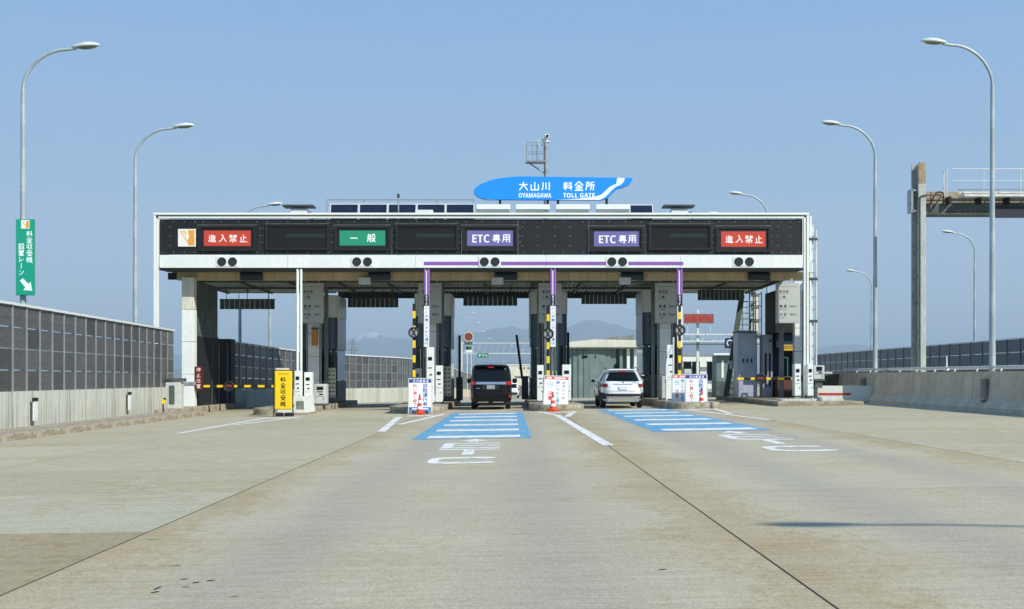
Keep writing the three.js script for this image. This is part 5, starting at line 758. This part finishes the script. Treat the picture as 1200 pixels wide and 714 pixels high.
// ---------------------------------------------------------------- vehicles: bodies as stacked rounded outlines, tail towards the camera
const paintBlack = new THREE.MeshPhysicalMaterial({ color: lin(7, 7, 12), roughness: 0.4, specularIntensity: 0.35, clearcoat: 0.35, clearcoatRoughness: 0.05 }), paintCar = new THREE.MeshPhysicalMaterial({ color: lin(226, 230, 230), roughness: 0.35, clearcoat: 1, clearcoatRoughness: 0.06 });
const tailRed = std({ color: lin(150, 16, 22), roughness: 0.2, emissive: lin(200, 20, 22), emissiveIntensity: 0.35 }), tailDull = std({ color: lin(150, 24, 28), roughness: 0.2 }), cladding = std({ color: lin(32, 34, 36), roughness: 0.75 }), plateMat = std({ color: lin(222, 224, 220), roughness: 0.5 });
function body(levels, n) {
  const lv = (y) => { let k = 0; while (k < levels.length - 2 && y > levels[k + 1][0]) k++; const A = levels[k], B = levels[k + 1], t = Math.min(1, Math.max(0, (y - A[0]) / (B[0] - A[0]))); return A.map((v, i) => v + (B[i] - v) * t); };
  const ring = (a, hw, zr, zf) => { const c = Math.cos(a), s = Math.sin(a), hl = (zr - zf) / 2; return [hw * Math.sign(c) * Math.abs(c) ** (2 / n), (zr + zf) / 2 + hl * Math.sign(s) * Math.abs(s) ** (2 / n)]; };
  const N = 72, pos = [], idx = [], ys = []; for (let k = 0; k < levels.length - 1; k++) for (const f of [0, 0.34, 0.67]) ys.push(levels[k][0] + (levels[k + 1][0] - levels[k][0]) * f); ys.push(levels.at(-1)[0]);
  ys.forEach((y, r) => { const [, hw, zr, zf] = lv(y); for (let i = 0; i < N; i++) { const [x, z] = ring((i / N) * Math.PI * 2, hw, zr, zf); pos.push(x, y, z); if (r) { const a = (r - 1) * N + i, b = (r - 1) * N + (i + 1) % N; idx.push(a, a + N, b, b, a + N, b + N); } } });
  for (const [r, up] of [[0, false], [ys.length - 1, true]]) { const c = pos.length / 3, [y, , zr, zf] = lv(ys[r]); pos.push(0, y + (up ? 0.015 : 0), (zr + zf) / 2); for (let i = 0; i < N; i++) { const a = r * N + i, b = r * N + (i + 1) % N; up ? idx.push(a, c, b) : idx.push(a, b, c); } }
  const g = new THREE.BufferGeometry(); g.setAttribute('position', new THREE.Float32BufferAttribute(pos, 3)); g.setIndex(idx); g.computeVertexNormals();
  const rearZ = (x, y) => { const [, hw, zr, zf] = lv(y), q = Math.min(0.995, Math.abs(x) / hw); return (zr + zf) / 2 + ((zr - zf) / 2) * (1 - q ** n) ** (1 / n); }, sideX = (z, y) => { const [, hw, zr, zf] = lv(y), q = Math.min(0.995, Math.abs(z - (zr + zf) / 2) / ((zr - zf) / 2)); return hw * (1 - q ** n) ** (1 / n); };
  const patch = (P, side, off = 0.007, un = 14, vn = 8) => {       // P: four corners [a, y] counter-clockwise from lower start; a is x on the tail, z on a side
    const p = [], ix = []; for (let j = 0; j <= vn; j++) for (let i = 0; i <= un; i++) { const u = i / un, v = j / vn, a = (P[0][0] * (1 - u) + P[1][0] * u) * (1 - v) + (P[3][0] * (1 - u) + P[2][0] * u) * v, y = (P[0][1] * (1 - u) + P[1][1] * u) * (1 - v) + (P[3][1] * (1 - u) + P[2][1] * u) * v; p.push(...(side ? [side * (sideX(a, y) + off), y, a] : [a * 1.0, y, rearZ(a, y) + off])); if (i < un && j < vn) { const k = j * (un + 1) + i; ix.push(k, k + 1, k + un + 2, k, k + un + 2, k + un + 1); } }
    const q = new THREE.BufferGeometry(); q.setAttribute('position', new THREE.Float32BufferAttribute(p, 3)); q.setIndex(ix); q.computeVertexNormals(); return q;
  };
  return { g, patch, rearZ, sideX };
}
const both = (m) => { const c = m.clone(); c.side = THREE.DoubleSide; return c; };
const darkGlass2 = both(glassDark), red2 = both(tailRed), dull2 = both(tailDull), clad2 = both(cladding), chrome2 = both(chrome), black2 = both(blackMatte), white2 = both(paintCar);
function wheels(t, hw, r, zs) { for (const z of zs) for (const s of [-1, 1]) { const w = mesh('wheel', new THREE.TorusGeometry(r - 0.085, 0.085, 10, 28).rotateY(Math.PI / 2).scale(1.25, 1, 1).translate(s * (hw - 0.13), r, z), rubber, t); mesh('rim', [cylX(r - 0.12, 0.14, s * (hw - 0.12), r, z, 20), ...[0, 1, 2, 3, 4].map((k) => box(0.03, r - 0.1, 0.05, 0, (r - 0.1) / 2, 0).rotateX(k * 1.2566).translate(s * (hw - 0.04), r, z))], chrome, w); mesh('tyre_face', [cylX(r - 0.06, 0.2, s * (hw - 0.14), r, z, 24)], rubber, w); } }
{ // black minivan
  const t = thing('black_minivan', 'black minivan with red tail lamps driving through the toll lane', 'minivan', [-0.79, groundAt(-0.8, 49.5), 49.3]);
  const B = body([[0.2, 0.7, -0.12, -4.45], [0.3, 0.8, -0.02, -4.6], [0.42, 0.842, 0.03, -4.66], [0.62, 0.85, 0.04, -4.68], [0.8, 0.85, 0.02, -4.66], [1.0, 0.848, 0.0, -4.45], [1.12, 0.838, -0.02, -4.1], [1.35, 0.815, -0.07, -3.65], [1.58, 0.785, -0.13, -3.2], [1.7, 0.755, -0.17, -2.98], [1.775, 0.715, -0.22, -2.86], [1.815, 0.64, -0.32, -2.75], [1.835, 0.5, -0.5, -2.6]], 7);
  mesh('body', B.g, paintBlack, t);
  mesh('rear_window', B.patch([[-0.69, 1.17], [0.69, 1.17], [0.61, 1.64], [-0.61, 1.64]]), darkGlass2, t);
  mesh('spoiler', rbox(1.3, 0.05, 0.3, 0, 1.775, -0.12, 0.02), paintBlack, t); mesh('brake_light', rbox(0.24, 0.04, 0.03, 0, 1.72, -0.0 + 0.04, 0.01), tailRed, t);
  for (const s of [-1, 1]) { const P = s > 0 ? [[0.62, 1.02], [0.825, 1.02], [0.815, 1.16], [0.64, 1.15]] : [[-0.825, 1.02], [-0.62, 1.02], [-0.64, 1.15], [-0.815, 1.16]]; mesh('tail_lamp', B.patch(P, 0, 0.012), red2, t); mesh('side_window', B.patch([[-3.5, 1.16], [-0.5, 1.16], [-0.6, 1.62], [-3.1, 1.62]], s), darkGlass2, t); const m = mesh('mirror', rbox(0.2, 0.2, 0.12, s * 0.98, 1.16, -3.5, 0.05), paintBlack, t); mesh('mirror_glass', rbox(0.16, 0.15, 0.01, s * 0.98, 1.16, -3.435, 0.004), glassDark, m); mesh('reflector', B.patch(s > 0 ? [[0.72, 0.5], [0.8, 0.5], [0.8, 0.62], [0.74, 0.62]] : [[-0.8, 0.5], [-0.72, 0.5], [-0.74, 0.62], [-0.8, 0.62]], 0, 0.008, 4, 4), dull2, t); mesh('lower_trim', B.patch(s > 0 ? [[0.08, 0.29], [0.55, 0.29], [0.5, 0.33], [0.1, 0.33]] : [[-0.55, 0.29], [-0.08, 0.29], [-0.1, 0.33], [-0.5, 0.33]], 0, 0.012, 6, 2), chrome2, t); }
  mesh('garnish', B.patch([[-0.6, 1.03], [0.6, 1.03], [0.6, 1.13], [-0.6, 1.13]], 0, 0.014), chrome2, t);
  mesh('number_plate', rbox(0.33, 0.165, 0.015, 0, 0.92, 0.035, 0.008), std({ color: lin(150, 152, 160), roughness: 0.5 }), t); mesh('plate_recess', B.patch([[-0.34, 0.82], [0.34, 0.82], [0.34, 1.01], [-0.34, 1.01]], 0, 0.004), black2, t);
  mesh('bumper_seam', B.patch([[-0.8, 0.655], [0.8, 0.655], [0.8, 0.67], [-0.8, 0.67]], 0, 0.004, 14, 1), black2, t); mesh('badge', B.patch([[-0.6, 0.86], [-0.44, 0.86], [-0.44, 0.88], [-0.6, 0.88]], 0, 0.006, 3, 1), chrome2, t); mesh('wiper', rbox(0.5, 0.02, 0.03, 0.15, 1.19, 0.01, 0.008), blackMatte, t);
  wheels(t, 0.83, 0.32, [-0.85, -3.75]);
}
{ // white crossover wagon
  const t = thing('white_wagon', 'white crossover wagon with black lower cladding driving through the toll lane', 'car', [4.46, groundAt(4.4, 48), 48.1]);
  const B = body([[0.26, 0.74, -0.2, -4.4], [0.36, 0.84, -0.04, -4.55], [0.5, 0.88, 0.02, -4.66], [0.68, 0.895, 0.03, -4.7], [0.82, 0.895, -0.01, -4.6], [0.98, 0.885, -0.06, -4.3], [1.06, 0.87, -0.12, -3.6], [1.2, 0.8, -0.26, -3.2], [1.36, 0.72, -0.42, -2.85], [1.47, 0.65, -0.54, -2.6], [1.54, 0.57, -0.64, -2.45], [1.58, 0.42, -0.8, -2.3]], 5);
  mesh('body', B.g, paintCar, t);
  mesh('rear_window', B.patch([[-0.76, 1.085], [0.76, 1.085], [0.58, 1.44], [-0.58, 1.44]]), darkGlass2, t); mesh('spoiler', rbox(1.12, 0.05, 0.26, 0, 1.535, -0.5, 0.02), paintCar, t); mesh('brake_light', rbox(0.3, 0.05, 0.03, 0, 1.49, -0.41, 0.01), tailRed, t);
  for (const s of [-1, 1]) {
    const f = (L) => s > 0 ? L : L.map(([x, y]) => [-x, y]); const ord = (L) => s > 0 ? L : [f(L)[1], f(L)[0], f(L)[3], f(L)[2]];
    mesh('tail_lamp', B.patch(ord([[0.58, 0.86], [0.875, 0.84], [0.865, 1.0], [0.6, 0.97]]), 0, 0.012), dull2, t); mesh('reverse_lamp', B.patch(ord([[0.5, 0.855], [0.6, 0.86], [0.61, 0.94], [0.56, 0.95]]), 0, 0.014, 4, 3), white2, t);
    mesh('side_window', B.patch([[-3.1, 1.1], [-0.7, 1.1], [-0.9, 1.44], [-2.75, 1.46]], s), darkGlass2, t); const m = mesh('mirror', rbox(0.2, 0.16, 0.14, s * 1.0, 1.1, -2.9, 0.05), paintCar, t); mesh('mirror_glass', rbox(0.16, 0.12, 0.01, s * 1.0, 1.1, -2.825, 0.004), glassDark, m);
    for (const z of [-0.95, -3.65]) mesh('arch_cladding', B.patch([[z - 0.42, 0.36], [z + 0.42, 0.36], [z + 0.34, 0.72], [z - 0.34, 0.72]], s, 0.008), clad2, t);
    mesh('sill_cladding', B.patch([[-3.3, 0.3], [-1.3, 0.3], [-1.3, 0.46], [-3.3, 0.46]], s, 0.008), clad2, t);
    mesh('corner_cladding', B.patch(ord([[0.62, 0.38], [0.885, 0.38], [0.885, 0.64], [0.72, 0.62]]), 0, 0.01), clad2, t); mesh('roof_rail', tube([[s * 0.63, 1.55, -0.75], [s * 0.64, 1.62, -1.0], [s * 0.64, 1.63, -2.0], [s * 0.62, 1.58, -2.5]], 0.022), chrome, t);
    mesh('exhaust', cylZ(0.05, 0.12, s * 0.56, 0.32, -0.06), chrome, t);
  }
  mesh('bumper_cladding', B.patch([[-0.72, 0.48], [0.72, 0.48], [0.68, 0.59], [-0.68, 0.59]], 0, 0.01), clad2, t); mesh('skid_plate', B.patch([[-0.68, 0.38], [0.68, 0.38], [0.62, 0.45], [-0.62, 0.45]], 0, 0.014), chrome2, t);
  mesh('garnish', B.patch([[-0.36, 0.955], [0.36, 0.955], [0.44, 0.985], [-0.44, 0.985]], 0, 0.012), chrome2, t); mesh('emblem', cylZ(0.035, 0.01, 0, 1.035, -0.085), chrome, t); mesh('number_plate', rbox(0.33, 0.165, 0.015, 0, 0.83, 0.04, 0.008), plateMat, t); mesh('bumper_seam', B.patch([[-0.84, 0.69], [0.84, 0.69], [0.84, 0.705], [-0.84, 0.705]], 0, 0.004, 14, 1), clad2, t); mesh('wiper', rbox(0.42, 0.02, 0.02, 0.05, 1.11, -0.11, 0.008), blackMatte, t);
  wheels(t, 0.87, 0.335, [-0.95, -3.65]);
}
{ // small white cars down the road
  const mk = (label, x, Z) => {
    const t = thing('white_car', label, 'car', [x, groundAt(x, Z), Z], 'far white cars'); const B = body([[0.2, 0.7, -0.1, -3.8], [0.35, 0.8, 0, -3.9], [0.7, 0.84, 0.02, -3.9], [0.9, 0.83, -0.02, -3.4], [1.2, 0.76, -0.12, -2.9], [1.45, 0.68, -0.25, -2.5], [1.52, 0.55, -0.4, -2.3]], 6);
    mesh('body', B.g, paintCar, t); mesh('rear_window', B.patch([[-0.64, 0.98], [0.64, 0.98], [0.58, 1.36], [-0.58, 1.36]]), darkGlass2, t); for (const s of [-1, 1]) mesh('tail_lamp', B.patch(s > 0 ? [[0.66, 0.75], [0.81, 0.75], [0.78, 1.0], [0.68, 1.0]] : [[-0.81, 0.75], [-0.66, 0.75], [-0.68, 1.0], [-0.78, 1.0]], 0, 0.012), dull2, t); mesh('bumper', B.patch([[-0.7, 0.34], [0.7, 0.34], [0.7, 0.56], [-0.7, 0.56]]), clad2, t); wheels(t, 0.82, 0.3, [-0.7, -3.1]); return t;
  };
  mk('small white car far down the road partly hidden by the black van', 0.05, 116); mk('white car far down the road beside the island between the cars', 2.35, 112);
}
renderer.render(scene, camera);
